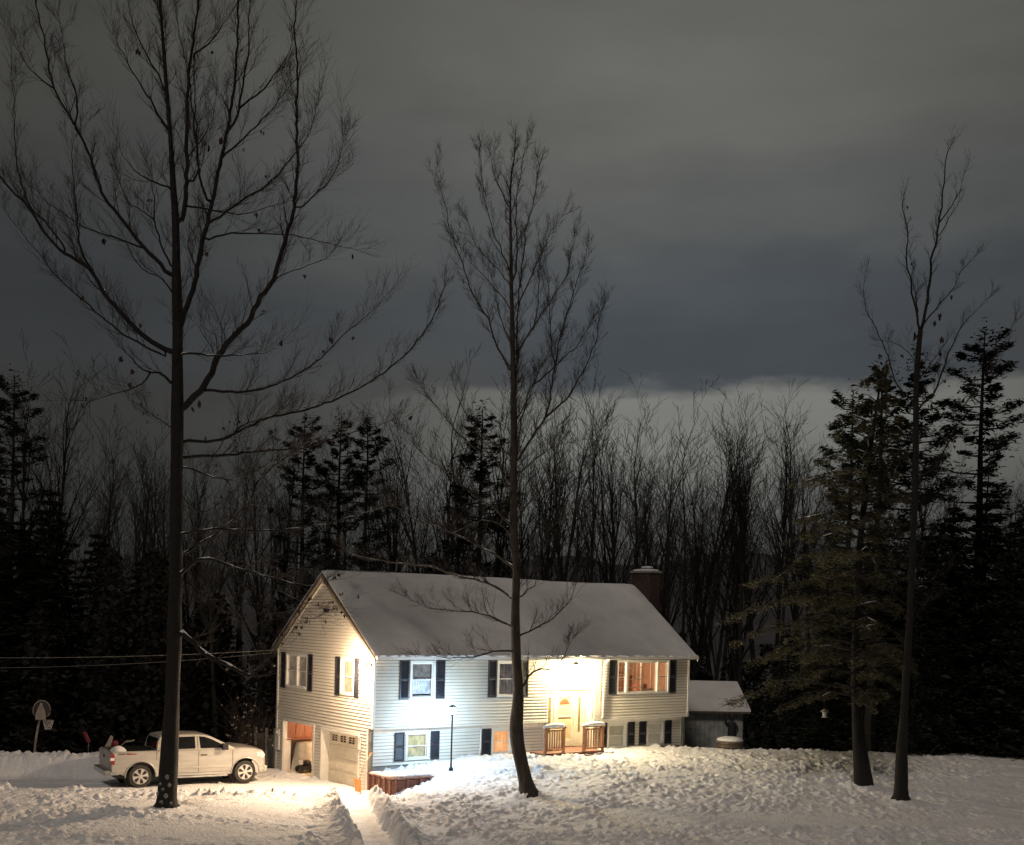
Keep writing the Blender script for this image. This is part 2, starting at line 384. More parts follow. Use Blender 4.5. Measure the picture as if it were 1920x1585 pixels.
def ground_h(x, y, fine=True):
    x = np.asarray(x, float); y = np.asarray(y, float)
    h = base_h(x, y)
    dx, dy = x - HX, y - HYY
    s = dx * uu[0] + dy * uu[1]; t = dx * vv[0] + dy * vv[1]
    # ploughed snow bank behind the pickup, at the left
    n = fbm(x * .9, y * .9, 11, 4)
    c = 48.3 + .06 * (x + 18)
    bank = np.exp(-((y - c - .5) / .75) ** 4) * sm(-13.0, -14.4, x) * (.80 + .14 * (n - .5))
    pile = np.exp(-(((x + 11.0) / .7) ** 2 + ((y - 52.4) / .8) ** 2)) * .8
    h = h + bank + pile
    if fine:
        h = h + .10 * (fbm(x * .35, y * .5, 3, 3) - .55)
        drive = sm(-4.5, -6.2, x) * sm(43.2, 44.0, y) * sm(49.5, 48.0, y)
        m = sm(.34, .54, fbm(x * .22 + 3, y * .45 + 1, 21, 3)) * (1 - drive)
        yardlit = sm(-4, -1, x) * sm(40.5, 43.5, y)
        m = np.clip(m + .55 * yardlit * (1 - sm(14, 19, x)) + .22 * (1 - drive), 0, 1)
        # kicked-up, trodden snow with crisp lumps
        a = fbm(x * 3.1, y * 2.6, 31, 3, .6); b = fbm(x * 7.0, y * 6.0, 41, 2, .6)
        a2 = fbm(x * 5.2, y * 4.4, 33, 3, .6); patch = sm(.3, .7, fbm(x * .9, y * .9, 35, 2))
        lump = (np.clip(a - .50, 0, 1) * .11 + np.clip(a2 - .48, 0, 1) * .27 + (b - .5) * .15) * (.35 + .95 * patch)
        pits = -np.clip(fbm(x * 3.0 + 9, y * 2.6, 51, 2) - .66, 0, 1) * .45
        h = h + m * (lump + pits)
        # the ridge of lumps thrown to the driveway edge
        e = np.exp(-((y - 42.9 - .8 * (fbm(x * .25, x * 0, 61, 2) - .5)) / .5) ** 2) * sm(-4.2, -5.2, x)
        h = h + e * (.03 + .42 * np.clip(a2 - .42, 0, 1) + .14 * (b - .4)) * sm(.3, .6, fbm(x * .6, y * .2, 67, 2))
        e = np.exp(-((y - 37.9 + .35 * np.sin(x * .7)) / .7) ** 2) * sm(-6.5, -8.5, x)
        h = h + e * (.55 * np.clip(a2 - .45, 0, 1) + .12 * (b - .4)) * sm(.35, .6, fbm(x * .5, y * .2, 69, 2))
        bk = (bank > .1) * (.10 * (b - .5) + .16 * (a2 - .5))
        h = h + bk
        # heaps along the front of the house where the walk was shovelled
        heap = np.exp(-((t + 2.1 + .5 * (n - .5)) / .8) ** 2) * sm(1.2, 3.2, s) * sm(9.2, 8.0, s) * .13
        heap2 = np.exp(-((t + 1.6) / .6) ** 2) * sm(11.6, 12.4, s) * sm(17.5, 16, s) * .03
        h = h + (heap + heap2) * (.5 + .6 * a + .6 * a2)
        # wheel tracks in the driveway
        tr1 = np.abs(((y - .25 * (x + 10)) * 1.0) % 1.7 - .85) - .55
        h = h - drive * .05 * sm(0, .2, tr1) + drive * .03 * (a - .5)
        # shovelled trench leading to the viewer
        d, side = path_dist(x, y)
        wob = .10 * (fbm(x * 2.4, y * 2.4, 71, 2) - .5) * 2
        fl = sm(.62 + wob, .42 + wob, d)
        ends = sm(44.0, 43.3, y)
        rim = np.exp(-((d - .78 - wob) / .19) ** 2) * ends
        blocks = np.clip(fbm(x * 4.6, y * 3.6, 81, 3, .7) - .40, 0, 1)
        up = .20 * sm(43.6, 42.4, y) * sm(1.6, .8, d)
        h = h + up * (1 - fl) + rim * (.0 + .75 * blocks)
        h = h * (1 - fl * ends) + fl * ends * (-.02 + .10 * (a - .3) + .0 * y)
    # wells round the trunks
    return h
def gz(x, y): return float(ground_h(np.array([x]), np.array([y]), False)[0])
def on_ground(u, v):
    z = .5
    for _ in range(12):
        d = ray(u, v); k = (z - CAM_Z) / d[2]; P = CAM + d * k; z = gz(P[0], P[1])
    return P
TREE_BASES = [on_ground(312, 1515), on_ground(991, 1489), on_ground(1620, 1474), on_ground(1690, 1501)]
def snow_sheet():
    xs = np.concatenate([np.linspace(-60, -23.2, 30), np.arange(-23, 24, .062), np.linspace(24.4, 80, 40)])
    ys = np.concatenate([np.linspace(-20, 32.6, 24), np.arange(33, 52, .07), np.arange(52, 60.5, .16)])
    X, Y = np.meshgrid(xs, ys)
    Z = ground_h(X, Y)
    for P in TREE_BASES:
        r = np.hypot(X - P[0], Y - P[1]); Z = Z + .14 * np.exp(-(r / .45) ** 2) - .05 * np.exp(-((r - .9) / .35) ** 2)
    dx, dy = X - HX, Y - HYY
    s = dx * uu[0] + dy * uu[1]; t = dx * vv[0] + dy * vv[1]
    inside = (s > .1) & (t > .5) & (s < LEN) & (t < WID)
    Z = np.where(inside, -.14, Z)
    rough = fbm(X * .25, Y * .25, 91, 3)
    edge = sm(55.2, 57.0, Y + (rough - .5) * 2.2 + np.clip(-X - 6, 0, 6) * .9)      # dies out under the trees
    Z = Z * (1 - edge) + (-.75) * edge
    Z = np.where(X < -30, Z - .0, Z)
    ny, nx = X.shape
    V = np.stack([X, Y, Z], -1).reshape(-1, 3)
    i = np.arange((ny - 1) * (nx - 1)); r = i // (nx - 1); c = i % (nx - 1); a = r * nx + c
    Fq = np.stack([a, a + 1, a + nx + 1, a + nx], -1).astype(np.int32)
    me = bpy.data.meshes.new('snowy_ground')
    me.vertices.add(len(V)); me.vertices.foreach_set('co', V.ravel())
    me.loops.add(Fq.size); me.loops.foreach_set('vertex_index', Fq.ravel())
    me.polygons.add(len(Fq)); me.polygons.foreach_set('loop_start', np.arange(0, Fq.size, 4, dtype=np.int32))
    me.polygons.foreach_set('use_smooth', np.ones(len(Fq), dtype=bool))
    me.update(calc_edges=True); me.validate()
    me.materials.append(M['snow'])
    o = bpy.data.objects.new('snowy_ground', me); COL.objects.link(o); tag(o, kind='structure')
snow_sheet()
m = MB(); m.add([(-900, -60, -.6), (900, -60, -.6), (900, 1500, -.6), (-900, 1500, -.6)], [(0, 1, 2, 3)])
tag(m.build('forest_floor', M['floor']), kind='structure')
def far_hills():
    m = MB(); n = 60
    rows = []
    for j, (yy, k) in enumerate([(210, 0), (250, .45), (300, .85), (360, 1.0), (460, .8)]):
        for i in range(n + 1):
            x = -420 + 840 * i / n
            h = 13 + 6 * math.sin(x * .012 + 1) + 3.5 * math.sin(x * .041) + 2.0 * math.sin(x * .11)
            m.v.append((x, yy, -.7 + (h + 6.5) * k * (.9 + .1 * math.sin(x * .07 + j))))
    for j in range(4):
        for i in range(n):
            a = j * (n + 1) + i
            m.f.append((a, a + 1, a + n + 2, a + n + 1)); m.m.append(0)
    tag(m.build('hills', M['hill'], smooth=True), kind='structure')
far_hills()
# ------------------------------------------------------------------ the house
house = thing('house', (HX, HYY, 0), HA, 'two-storey pale sided split-level house with snowy roof and open garage bay', 'house')
def roof_z(t): return 8.30 - .745 * abs(t - WID / 2)
class Face:
    """a wall plane: 'f' runs along the front (a = s) at depth y0, 'g' along the gable (a = t) at x0; d points outwards"""
    def __init__(s, k, off, sign=1): s.k, s.off, s.sg = k, off, sign
    def p(s, a, d, z): return (a, s.off - d * s.sg, z) if s.k == 'f' else (s.off - d * s.sg, a, z)
    def box(s, m, a0, a1, d0, d1, z0, z1):
        A, B = s.p(a0, d0, z0), s.p(a1, d1, z1); m.box(A[0], B[0], A[1], B[1], z0, z1)
FU, FL, FR, G0 = Face('f', 0), Face('f', .3), Face('f', .6), Face('g', 0)
FB, G1 = Face('f', WID, -1), Face('g', LEN, -1)
def siding(face, a0, a1, z0, z1, holes, bound=None, ex=.128, top=None):
    m = MB(); z = z0
    while z < z1 - 1e-6:
        zt = min(z + ex, z1); zm = (z + zt) / 2
        lo, hi = (a0, a1) if bound is None else bound(zm)
        if hi - lo < .02: z = zt; continue
        # vertical split at hole edges
        zs = sorted({z, zt} | {h[i] for h in holes for i in (2, 3) if z < h[i] < zt})
        for za, zb in zip(zs[:-1], zs[1:]):
            if zb - za < .004: continue
            zc = (za + zb) / 2
            cuts = sorted([(h[0], h[1]) for h in holes if h[2] - 1e-6 < zc < h[3] + 1e-6])
            iv = []; cur = lo
            for c0, c1 in cuts:
                if c0 > cur: iv.append((cur, min(c0, hi)))
                cur = max(cur, c1)
            if cur < hi: iv.append((cur, hi))
            da = .026 * (1 - (za - z) / ex) ; db = .026 * (1 - (zb - z) / ex) - .006
            for c0, c1 in iv:
                if c1 - c0 < .01: continue
                zg = za + (.020 if abs(za - z) < 1e-6 else 0)
                m.quad(face.p(c0, da, zg), face.p(c1, da, zg), face.p(c1, db, zb), face.p(c0, db, zb))
                if zg > za: m.quad(face.p(c0, -.01, zg), face.p(c1, -.01, zg), face.p(c1, da, zg), face.p(c0, da, zg))
        z = zt
    # the board behind
    return m
W1 = (1.60, 2.76, 3.42, 4.90); W2 = (5.80, 7.00, 3.42, 4.90); PW = (12.38, 15.60, 3.40, 4.92)
L1 = (1.66, 2.76, 1.02, 2.11); L2 = (5.82, 6.86, 1.02, 2.11); L3 = (12.18, 13.32, 1.00, 2.11); L4 = (14.58, 15.66, 1.05, 2.11)
GA = (5.20, 7.12, 3.46, 4.92); GB = (1.42, 2.50, 3.46, 4.92)
GD1 = (4.63, 7.22, -.3, 2.02); GD2 = (.98, 3.88, -.3, 1.95)
ENT = (8.53, 11.10)
siding(FU, .06, ENT[0], 2.36, 5.08, [W1, W2]).build('front_wall', M['siding'], house)
siding(FU, ENT[1] + .38, LEN - .06, 2.36, 5.08, [PW]).build('front_wall', M['siding'], house)
siding(FL, .06, ENT[0], .84, 2.34, [L1, L2]).build('lower_front_wall', M['siding'], house)
siding(FL, ENT[1], LEN - .12, .95, 2.34, [L3, L4]).build('lower_front_wall', M['siding'], house)
def gb(z):
    lo = 0.06 if z > 2.34 else .36; hi = WID - .06
    if z > 5.0:
        k = (8.30 - .13 - z) / .745
        lo, hi = max(lo, WID / 2 - k), min(hi, WID / 2 + k)
    return lo, hi
siding(G0, 0, WID, -.25, 8.16, [GA, GB, GD1, GD2], gb).build('gable_wall', M['siding'], house)
# far gable, back wall and structural boards behind the siding (keeps the rooms dark)
m = MB()
siding_far = siding(G1, 0, WID, -.2, 8.16, [], gb); siding_far.build('far_gable_wall', M['siding'], house)
siding(FB, 0, LEN, -.2, 5.0, []).build('back_wall', M['siding'], house)
def backer(face, a0, a1, z0, z1, holes, m, bound=None):
    zs = sorted({z0, z1} | {min(max(h[i], z0), z1) for h in holes for i in (2, 3)})
    for za, zb in zip(zs[:-1], zs[1:]):
        zc = (za + zb) / 2; cur = a0
        for c0, c1 in sorted([(h[0], h[1]) for h in holes if h[2] < zc < h[3]]) + [(a1, a1)]:
            if c0 > cur + .001: face.box(m, cur, c0, -.12, -.012, za, zb)
            cur = max(cur, c1)
m = MB()
backer(FU, .0, ENT[0], 2.34, 5.10, [W1, W2], m); backer(FU, ENT[1], LEN, 2.34, 5.10, [PW], m)
backer(FL, .0, ENT[0], -.3, 2.33, [L1, L2], m); backer(FL, ENT[1], LEN - .08, -.3, 2.33, [L3, L4], m)
backer(G0, .13, WID, -.3, 5.06, [GA, GB, GD1, GD2], m)
for sg, off in ((1, 0.0), (-1, LEN)):
    f = Face('g', off, sg)
    m.prism([(.1, 5.062), (WID - .1, 5.062), (WID / 2, 8.02)], lambda a, b: f.p(a, -.012, b), lambda a, b: f.p(a, -.12, b))
m.box(.13, LEN - .13, WID - .12, WID - .013, -.3, 5.06); m.box(LEN - .12, LEN - .013, .13, WID - .13, -.3, 5.058)
m.box(.125, LEN - .125, .63, WID - .13, 2.10, 2.28)                      # floor between storeys
m.box(.125, LEN - .125, .12, WID - .13, 5.11, 5.16)                      # ceiling
m.build('wall_frame', M['shadow_sheath'], house)
m = MB(); FL.box(m, 0, ENT[0], 0, -.01, -.3, .82); FL.box(m, ENT[1], LEN - .10, 0, -.01, -.3, .93)
build_each(m, 'foundation', M['concrete'], house)
# white corner boards, bands and soffits
m = MB()
for f, a in ((FU, 0), ):
    m.box(-.035, .07, -.035, .07, 2.30, 5.05)
m.box(LEN - .07, LEN + .035, -.035, .07, 2.30, 5.05)
m.box(-.035, .07, .265, .37, -.25, 2.298); m.box(LEN - .15, LEN - .045, .262, .37, .75, 2.298)
m.box(-.035, .07, WID - .07, WID + .035, -.25, 5.05)
build_each(m, 'corner_board', M['trim'], house, bevel=.006)
m = MB()
for a, b in ((.07, ENT[0] - .01), (ENT[1] + .01, LEN - .07)):
    m.box(a, b, -.030, .29, 2.29, 2.358)
    m.box(a, b, .255, .279, 2.10, 2.285)
build_each(m, 'overhang_band', M['trim'], house, bevel=.005)
m = MB(); m.box(-.16, LEN + .16, -.36, -.001, 5.052, 5.09); m.box(ENT[0] + .002, ENT[1] - .002, .0, .599, 5.052, 5.09)
m.build('soffit', M['soffit'], house)
# roof
m = MB(); th = .14
for sgn in (-1, 1):
    T = lambda t: WID / 2 + sgn * t
    e = WID / 2 + .36
    pr = [(0, 8.28), (e, 8.28 - .745 * e), (e, 8.28 - .745 * e - th), (0, 8.28 - th - .03)]
    m.prism(pr, lambda a, b: (-.17, T(a), b), lambda a, b: (LEN + .17, T(a), b))
roof = m.build('roof', M['roof_edge'], house)
m = MB()                                                                  # snow lying on the slopes, uneven
nx, ny = 150, 34
for sgn in (-1, 1):
    o = len(m.v)
    for j in range(ny + 1):
        for i in range(nx + 1):
            x = -.165 + (LEN + .33) * i / nx; q = j / ny; d = (WID / 2 + .37) * q
            edge = min(1, min(i, nx - i) / 2.0, (ny - j) / 1.0)
            th_ = .050 + .075 * edge + .13 * (float(fbm(np.array([x * .5]), np.array([d * .8 + 40 * sgn]), 7, 4)[0]) - .5) + .03 * min(1, max(0, (.66 + .02 * math.sin(x) - q) * 30)) + .10 * math.exp(-((x - 16.6) ** 2 + (sgn * d + .9) ** 2) / .5)
            if j == ny: th_ = -.10 + .03 * (float(vnoise(np.array([x * 3.]), np.array([2.]), 9)[0]))
            yy = d + (.03 if j == ny else 0)
            m.v.append((x, WID / 2 + sgn * yy, 8.285 - .745 * d + th_ * (1 if (j > 0 and 0 < i < nx) or j == ny else .75)))
    for j in range(ny):
        for i in range(nx):
            a = o + j * (nx + 1) + i
            m.f.append((a, a + 1, a + nx + 2, a + nx + 1)); m.m.append(0)
    for i0 in (0, nx):
        for j in range(ny):
            a = o + j * (nx + 1) + i0; b = a + nx + 1
            va, vb = m.v[a], m.v[b]; k = len(m.v)
            m.v += [(va[0], va[1], va[2] - .13), (vb[0], vb[1], vb[2] - .13)]
            m.f.append((a, b, k + 1, k)); m.m.append(0)
m.build('snow_cover', M['roof_snow'], roof, smooth=True)
m = MB()                                                                  # rake boards
for x0 in (-.20, LEN + .171):
    for sgn in (-1, 1):
        T = lambda t: WID / 2 + sgn * t
        e = WID / 2 + .36
        m.prism([(0, 8.20), (e, 8.20 - .745 * e), (e, 8.20 - .745 * e - .13), (0, 8.20 - .15)], lambda a, b: (x0, T(a), b), lambda a, b: (x0 + .028, T(a), b))
build_each(m, 'rake_board', M['roof_edge'], house)
m = MB()
for sgn in (-1, 1):
    T = lambda t: WID / 2 + sgn * t
    e = WID / 2 + .02
    m.prism([(.0, 8.03), (e, 8.03 - .745 * e), (e, 8.03 - .745 * e - .06), (0, 8.03 - .07)], lambda a, b: (-.05, T(a), b), lambda a, b: (-.024, T(a), b))
build_each(m, 'frieze_board', M['trim'], house)
g_m = MB(); g_m.box(-.17, LEN + .17, -.47, -.375, 4.965, 5.085)
gut = g_m.build('gutter', M['trim'], house, bevel=.012)
m = MB(); x = -.15
rs = random.Random(4)
while x < LEN + .1:
    w = rs.uniform(.25, 1.1); h = rs.uniform(.03, .085)
    m.tube([(x, -.425, 5.09), (x + w * .3, -.43, 5.10 + h * .3), (x + w * .7, -.43, 5.10 + h * .3), (min(x + w, LEN + .15), -.425, 5.09)], [.02, .05, .05, .02], 7)
    x += w * .93
m.build('snow_lip', M['snow'], gut, smooth=True)
# chimney
m = MB(); m.box(16.92, 17.58, 2.75, 4.05, .3, 8.98); ch = m.build('chimney', M['brick'], house)
m = MB(); m.box(16.86, 17.64, 2.69, 4.11, 8.98, 9.07); m.box(17.1, 17.45, 3.1, 3.6, 9.072, 9.22); m.build('chimney_cap', M['concrete'], ch, bevel=.01)
m = MB()
for (c, rx, ry, z, h) in (((17.25, 3.4), .38, .70, 9.07, .10), ((17.27, 3.35), .20, .28, 9.22, .09)):
    nn = 18; o = len(m.v)
    prof = [(1, 0), (1.02, .45), (.85, .85), (.4, 1.0)]
    for r_, q in prof:
        for k in range(nn):
            an = 2 * math.pi * k / nn; sq = 1 / max(abs(math.cos(an)), abs(math.sin(an))) ** .7
            m.v.append((c[0] + rx * r_ * math.cos(an) * sq, c[1] + ry * r_ * math.sin(an) * sq, z + .003 + h * q))
    for i in range(3):
        for k in range(nn):
            m.f.append((o + i * nn + k, o + i * nn + (k + 1) % nn, o + (i + 1) * nn + (k + 1) % nn, o + (i + 1) * nn + k)); m.m.append(0)
    m.f.append(tuple(o + 3 * nn + k for k in range(nn))); m.m.append(0)
m.build('snow_cap', M['snow'], ch, smooth=True)

# windows
def window(face, h, inner='dark', label=None, sashes=1, sill_snow=False, frac=.5):
    a0, a1, z0, z1 = h
    cw = .10
    m = MB()
    face.box(m, a0 - .0, a0 + cw, -.12, .045, z0, z1); face.box(m, a1 - cw, a1, -.12, .045, z0, z1)
    face.box(m, a0 + cw, a1 - cw, -.12, .043, z1 - cw, z1); face.box(m, a0 + cw, a1 - cw, -.12, .06, z0, z0 + cw * .8)
    w = m.build('window', M['trim'], house, bevel=.005)
    if label: w['label'] = label
    ia0, ia1, iz0, iz1 = a0 + cw, a1 - cw, z0 + cw * .8, z1 - cw
    m = MB(); g = MB(); n = sashes; step = (ia1 - ia0) / n
    for k in range(n):
        b0, b1 = ia0 + k * step, ia0 + (k + 1) * step
        if n > 1 and k > 0: b0 += .06
        if n > 1 and k < n - 1: b1 -= .06
        zm = iz0 + (iz1 - iz0) * frac; f = .035
        for (p0, p1, q0, q1, dd) in ((b0, b1, iz0, zm + f / 2, -.035), (b0, b1, zm - f / 2, iz1, -.015)):
            face.box(m, p0, p0 + f, dd - .02, dd, q0, q1); face.box(m, p1 - f, p1, dd - .02, dd, q0, q1)
            face.box(m, p0 + f, p1 - f, dd - .02, dd - .001, q0, q0 + f); face.box(m, p0 + f, p1 - f, dd - .02, dd - .001, q1 - f, q1)
            A = dd - .012
            g.quad(face.p(p0 + f, A, q0 + f), face.p(p1 - f, A, q0 + f), face.p(p1 - f, A, q1 - f), face.p(p0 + f, A, q1 - f))
        if n > 1 and k < n - 1: face.box(m, b1, b1 + .12, -.10, .03, iz0, iz1)
    m.build('sash', M['trim'], w); build_each(g, 'pane', M['glass'], w)
    def curt(a0_, a1_, q0, q1, mt, depth=-.10, amp=.015, waves=9, nm='curtain'):
        c = MB(); K = 60
        for i in range(K):
            x0 = a0_ + (a1_ - a0_) * i / K; x1 = a0_ + (a1_ - a0_) * (i + 1) / K
            d0 = depth + amp * math.sin(i / K * waves * 6.28); d1 = depth + amp * math.sin((i + 1) / K * waves * 6.28)
            c.quad(face.p(x0, d0, q0), face.p(x1, d1, q0), face.p(x1, d1, q1), face.p(x0, d0, q1))
        c.build(nm, mt, w, smooth=True)
    if inner == 'lace':
        curt(ia0, ia1, iz0 + .10, iz0 + (iz1 - iz0) * .55, glow_lace); curt(ia0, ia1, iz0 + (iz1 - iz0) * .50, iz1, glow_sheer, -.13)
    elif inner == 'sheer': curt(ia0, ia1, iz0, iz1, glow_sheer, waves=6)
    elif inner == 'net': curt(ia0, ia1, iz0, iz1, glow_net, waves=6)
    elif inner == 'blind': curt(ia0, ia1, iz0, iz1, glow_blind, amp=.002, waves=1, nm='blind')
    elif inner == 'litblind':
        curt(ia0, ia1, iz0, iz1 - .0, emat_litblind, amp=.012, waves=4, nm='curtain')
    elif inner == 'litamber': curt(ia0, ia1, iz0, iz1, emat_amber, amp=.014, waves=5, nm='curtain')
    if sill_snow:
        s_ = MB(); p = [face.p(a0 + .1 + (a1 - a0 - .2) * q, .03, z0 + cw * .8 + .012 + .012 * math.sin(q * 20)) for q in np.linspace(0, 1, 9)]
        s_.tube(p, [.012, .03, .025, .03, .022, .03, .026, .02, .01], 6); s_.build('snow', M['snow'], w, smooth=True)
    return w
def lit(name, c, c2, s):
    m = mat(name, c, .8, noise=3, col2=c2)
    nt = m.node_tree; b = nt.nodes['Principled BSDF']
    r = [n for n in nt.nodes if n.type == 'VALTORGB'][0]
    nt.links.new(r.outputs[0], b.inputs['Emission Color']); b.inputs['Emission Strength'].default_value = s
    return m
glow_lace = lit('lace_curtain_glow', (.62, .64, .70), (.25, .26, .30), .22)  # light put into the cloth: these four curtains glow faintly by emission
glow_sheer = lit('sheer_curtain_glow', (.30, .26, .24), (.12, .10, .10), .16)
glow_net = lit('net_curtain_glow', (.48, .38, .30), (.26, .21, .17), .24)
glow_blind = lit('blind_glow', (.42, .38, .28), (.33, .30, .23), .24)
emat_litblind = lit('lit_blind', (.62, .52, .28), (.30, .25, .15), .42)
emat_amber = lit('amber_curtain', (.95, .48, .20), (.72, .32, .12), .62)
def shutter(face, a0, a1, z0, z1):
    m = MB()
    face.box(m, a0, a0 + .05, .021, .055, z0, z1); face.box(m, a1 - .05, a1, .021, .055, z0, z1)
    for q0, q1 in ((z0, z0 + .07), (z1 - .07, z1), ((z0 + z1) / 2 - .03, (z0 + z1) / 2 + .03)):
        face.box(m, a0 + .05, a1 - .05, .021, .054, q0, q1)
    z = z0 + .08
    while z < z1 - .09:
        if abs(z + .02 - (z0 + z1) / 2) > .05:
            A = [face.p(a0 + .05, .048, z), face.p(a1 - .05, .048, z), face.p(a1 - .05, .026, z + .042), face.p(a0 + .05, .026, z + .042)]
            m.quad(*A)
        z += .045
    m.build('shutter', M['shutter'], house)
window(FU, W1, 'lace'); shutter(FU, 1.13, 1.55, 3.41, 4.93); shutter(FU, 2.80, 3.22, 3.41, 4.93)
window(FU, W2, 'sheer'); shutter(FU, 5.33, 5.76, 3.41, 4.93); shutter(FU, 7.03, 7.40, 3.41, 4.93)
shutter(FU, 11.93, 12.34, 3.42, 4.93); shutter(FU, 15.63, 16.04, 3.42, 4.93)
window(FL, L1, 'litblind', 'white window with pale yellow light behind its curtain', sill_snow=True); shutter(FL, 1.16, 1.60, 1.0, 2.12); shutter(FL, 2.83, 3.24, 1.0, 2.12)
window(FL, L2, 'litamber', 'small lower window glowing orange'); shutter(FL, 5.34, 5.78, 1.0, 2.12); shutter(FL, 6.90, 7.30, 1.0, 2.12)
window(FL, L3, 'blind'); shutter(FL, 11.72, 12.14, 1.07, 2.14); shutter(FL, 13.40, 13.82, 1.07, 2.14)
window(FL, L4, 'blind'); shutter(FL, 14.10, 14.53, 1.07, 2.14); shutter(FL, 15.72, 16.14, 1.07, 2.14)
window(G0, GA, 'net', sashes=2, sill_snow=True); shutter(G0, 4.78, 5.17, 3.42, 4.93); shutter(G0, 7.16, 7.56, 3.42, 4.93)
window(G0, GB, 'net', sill_snow=True); shutter(G0, 1.06, 1.40, 3.42, 4.93); shutter(G0, 2.52, 2.87, 3.42, 4.93)
# picture window with two side lights
def picture():
    a0, a1, z0, z1 = PW; m = MB(); g = MB()
    FU.box(m, a0, a0 + .09, -.14, .045, z0, z1); FU.box(m, a1 - .09, a1, -.14, .045, z0, z1)
    FU.box(m, a0 + .09, a1 - .09, -.14, .043, z1 - .09, z1); FU.box(m, a0 + .09, a1 - .09, -.14, .06, z0, z0 + .09)
    for c in (12.98, 14.90): FU.box(m, c - .06, c + .06, -.14, .04, z0 + .09, z1 - .09)
    w = m.build('window', M['trim'], house, bevel=.005); w['label'] = 'wide three-part window lit orange from inside'
    m = MB()
    for b0, b1, rail in ((12.47, 12.92, 1), (13.04, 14.84, 0), (14.96, 15.51, 1)):
        f = .035
        FU.box(m, b0, b0 + f, -.05, -.02, z0 + .09, z1 - .09); FU.box(m, b1 - f, b1, -.05, -.02, z0 + .09, z1 - .09)
        FU.box(m, b0 + f, b1 - f, -.05, -.021, z0 + .09, z0 + .13); FU.box(m, b0 + f, b1 - f, -.05, -.021, z1 - .13, z1 - .09)
        if rail: FU.box(m, b0 + f, b1 - f, -.055, -.015, 4.13, 4.18)
        g.quad(FU.p(b0, -.035, z0 + .1), FU.p(b1, -.035, z0 + .1), FU.p(b1, -.035, z1 - .1), FU.p(b0, -.035, z1 - .1))
    m.build('sash', M['trim'], w); g.build('pane', M['glass'], w)
    # the lit room behind
    m = MB()
    X0, X1, Y0, Y1, Z0, Z1 = 11.3, 16.7, .16, 4.3, 2.30, 5.10
    m.quad((X0, Y1, Z0), (X1, Y1, Z0), (X1, Y1, Z1), (X0, Y1, Z1)); m.quad((X0, Y0, Z0), (X0, Y1, Z0), (X0, Y1, Z1), (X0, Y0, Z1)); m.quad((X1, Y0, Z0), (X1, Y1, Z0), (X1, Y1, Z1), (X1, Y0, Z1))
    m.quad((X0, Y0, Z1), (X1, Y0, Z1), (X1, Y1, Z1), (X0, Y1, Z1)); m.quad((X0, Y0, Z0), (X1, Y0, Z0), (X1, Y1, Z0), (X0, Y1, Z0))
    m.build('room', mat('orange_room_wall', (.66, .44, .30), .8, noise=2, col2=(.54, .35, .23)), w)
    # pale lattice shelf standing in the window
    m = MB(); y = .75
    for k in range(7):
        x = 13.10 + .245 * k; m.box(x, x + .035, y, y + .03, 3.42, 4.86)
    for z in (3.62, 3.98, 4.20, 4.52, 4.82): m.box(13.08, 14.62, y - .02, y - .001, z, z + .035)
    m.box(14.55, 14.70, y - .05, y + .04, 3.5, 4.9); m.box(14.55, 15.25, y - .1, y - .06, 3.50, 3.58); m.box(15.10, 15.16, y - .1, y - .06, 3.5, 4.9)
    m.build('lattice', mat('lattice_paint', (.9, .80, .66), .6, noise=4, col2=(.82, .7, .56)), w)
    m = MB()                                                              # dim furniture further in
    rs = random.Random(3)
    for k in range(9):
        x = 12.2 + .48 * k; h = rs.uniform(.3, 1.2); m.box(x, x + rs.uniform(.2, .42), 3.3, 3.9, 2.6 + rs.uniform(0, .9), 3.6 + h)
    m.box(12.45, 12.8, 1.2, 1.5, 3.2, 4.0); m.box(15.0, 15.5, 1.3, 1.7, 3.2, 3.75)
    m.build('furniture', M['cabinet'], w)
    lamp('room_light', 'POINT', (14.0, 1.9, 4.85), 135, (1.0, .72, .48), .15, house)
picture()
# entry: recessed door unit
m = MB()
m.quad((ENT[0], .6, 1.05), (ENT[1], .6, 1.05), (ENT[1], .6, 5.05), (ENT[0], .6, 5.05))
m.quad((ENT[0], .0, 1.05), (ENT[0], .6, 1.05), (ENT[0], .6, 5.05), (ENT[0], .0, 5.05))
m.quad((ENT[1], .0, 1.05), (ENT[1], .6, 1.05), (ENT[1], .6, 5.05), (ENT[1], .0, 5.05))
m.build('entry_wall', mat('entry_panel', (.56, .52, .43), .55, noise=2, col2=(.5, .46, .38)), house)
m = MB(); m.box(ENT[1] - .02, ENT[1] + .375, -.035, .0, 2.36, 5.05); m.box(ENT[1] + .02, ENT[1] + .335, -.044, -.036, 2.5, 4.95)
m.build('entry_panel', M['soffit'], house, bevel=.004)
EB = 1.15
m = MB()
for a, b in ((8.62, 8.74), (9.30, 9.42), (10.44, 10.56), (10.98, 11.09)): FR.box(m, a, b, .0, .07, EB, 3.48)
FR.box(m, 8.62, 11.09, .0, .08, 3.481, 3.60); FR.box(m, 8.58, 11.09, .0, .14, 3.601, 3.68)
for a, b in ((8.74, 9.30), (10.56, 10.98)):
    FR.box(m, a, b, .0, .04, EB, 1.75); FR.box(m, a, b, .0, .04, 3.28, 3.48); FR.box(m, a, a + .14, .0, .04, 1.75, 3.28); FR.box(m, b - .14, b, .0, .04, 1.75, 3.28)
df = m.build('door_frame', M['doorcream'], house, bevel=.005)
m = MB()
for a, b in ((8.88, 9.16), (10.70, 10.84)): m.quad(FR.p(a, .02, 1.75), FR.p(b, .02, 1.75), FR.p(b, .02, 3.28), FR.p(a, .02, 3.28))
build_each(m, 'sidelight', mat('sidelight_glass', (.20, .16, .08), .2, noise=5, col2=(.12, .10, .05)), df)
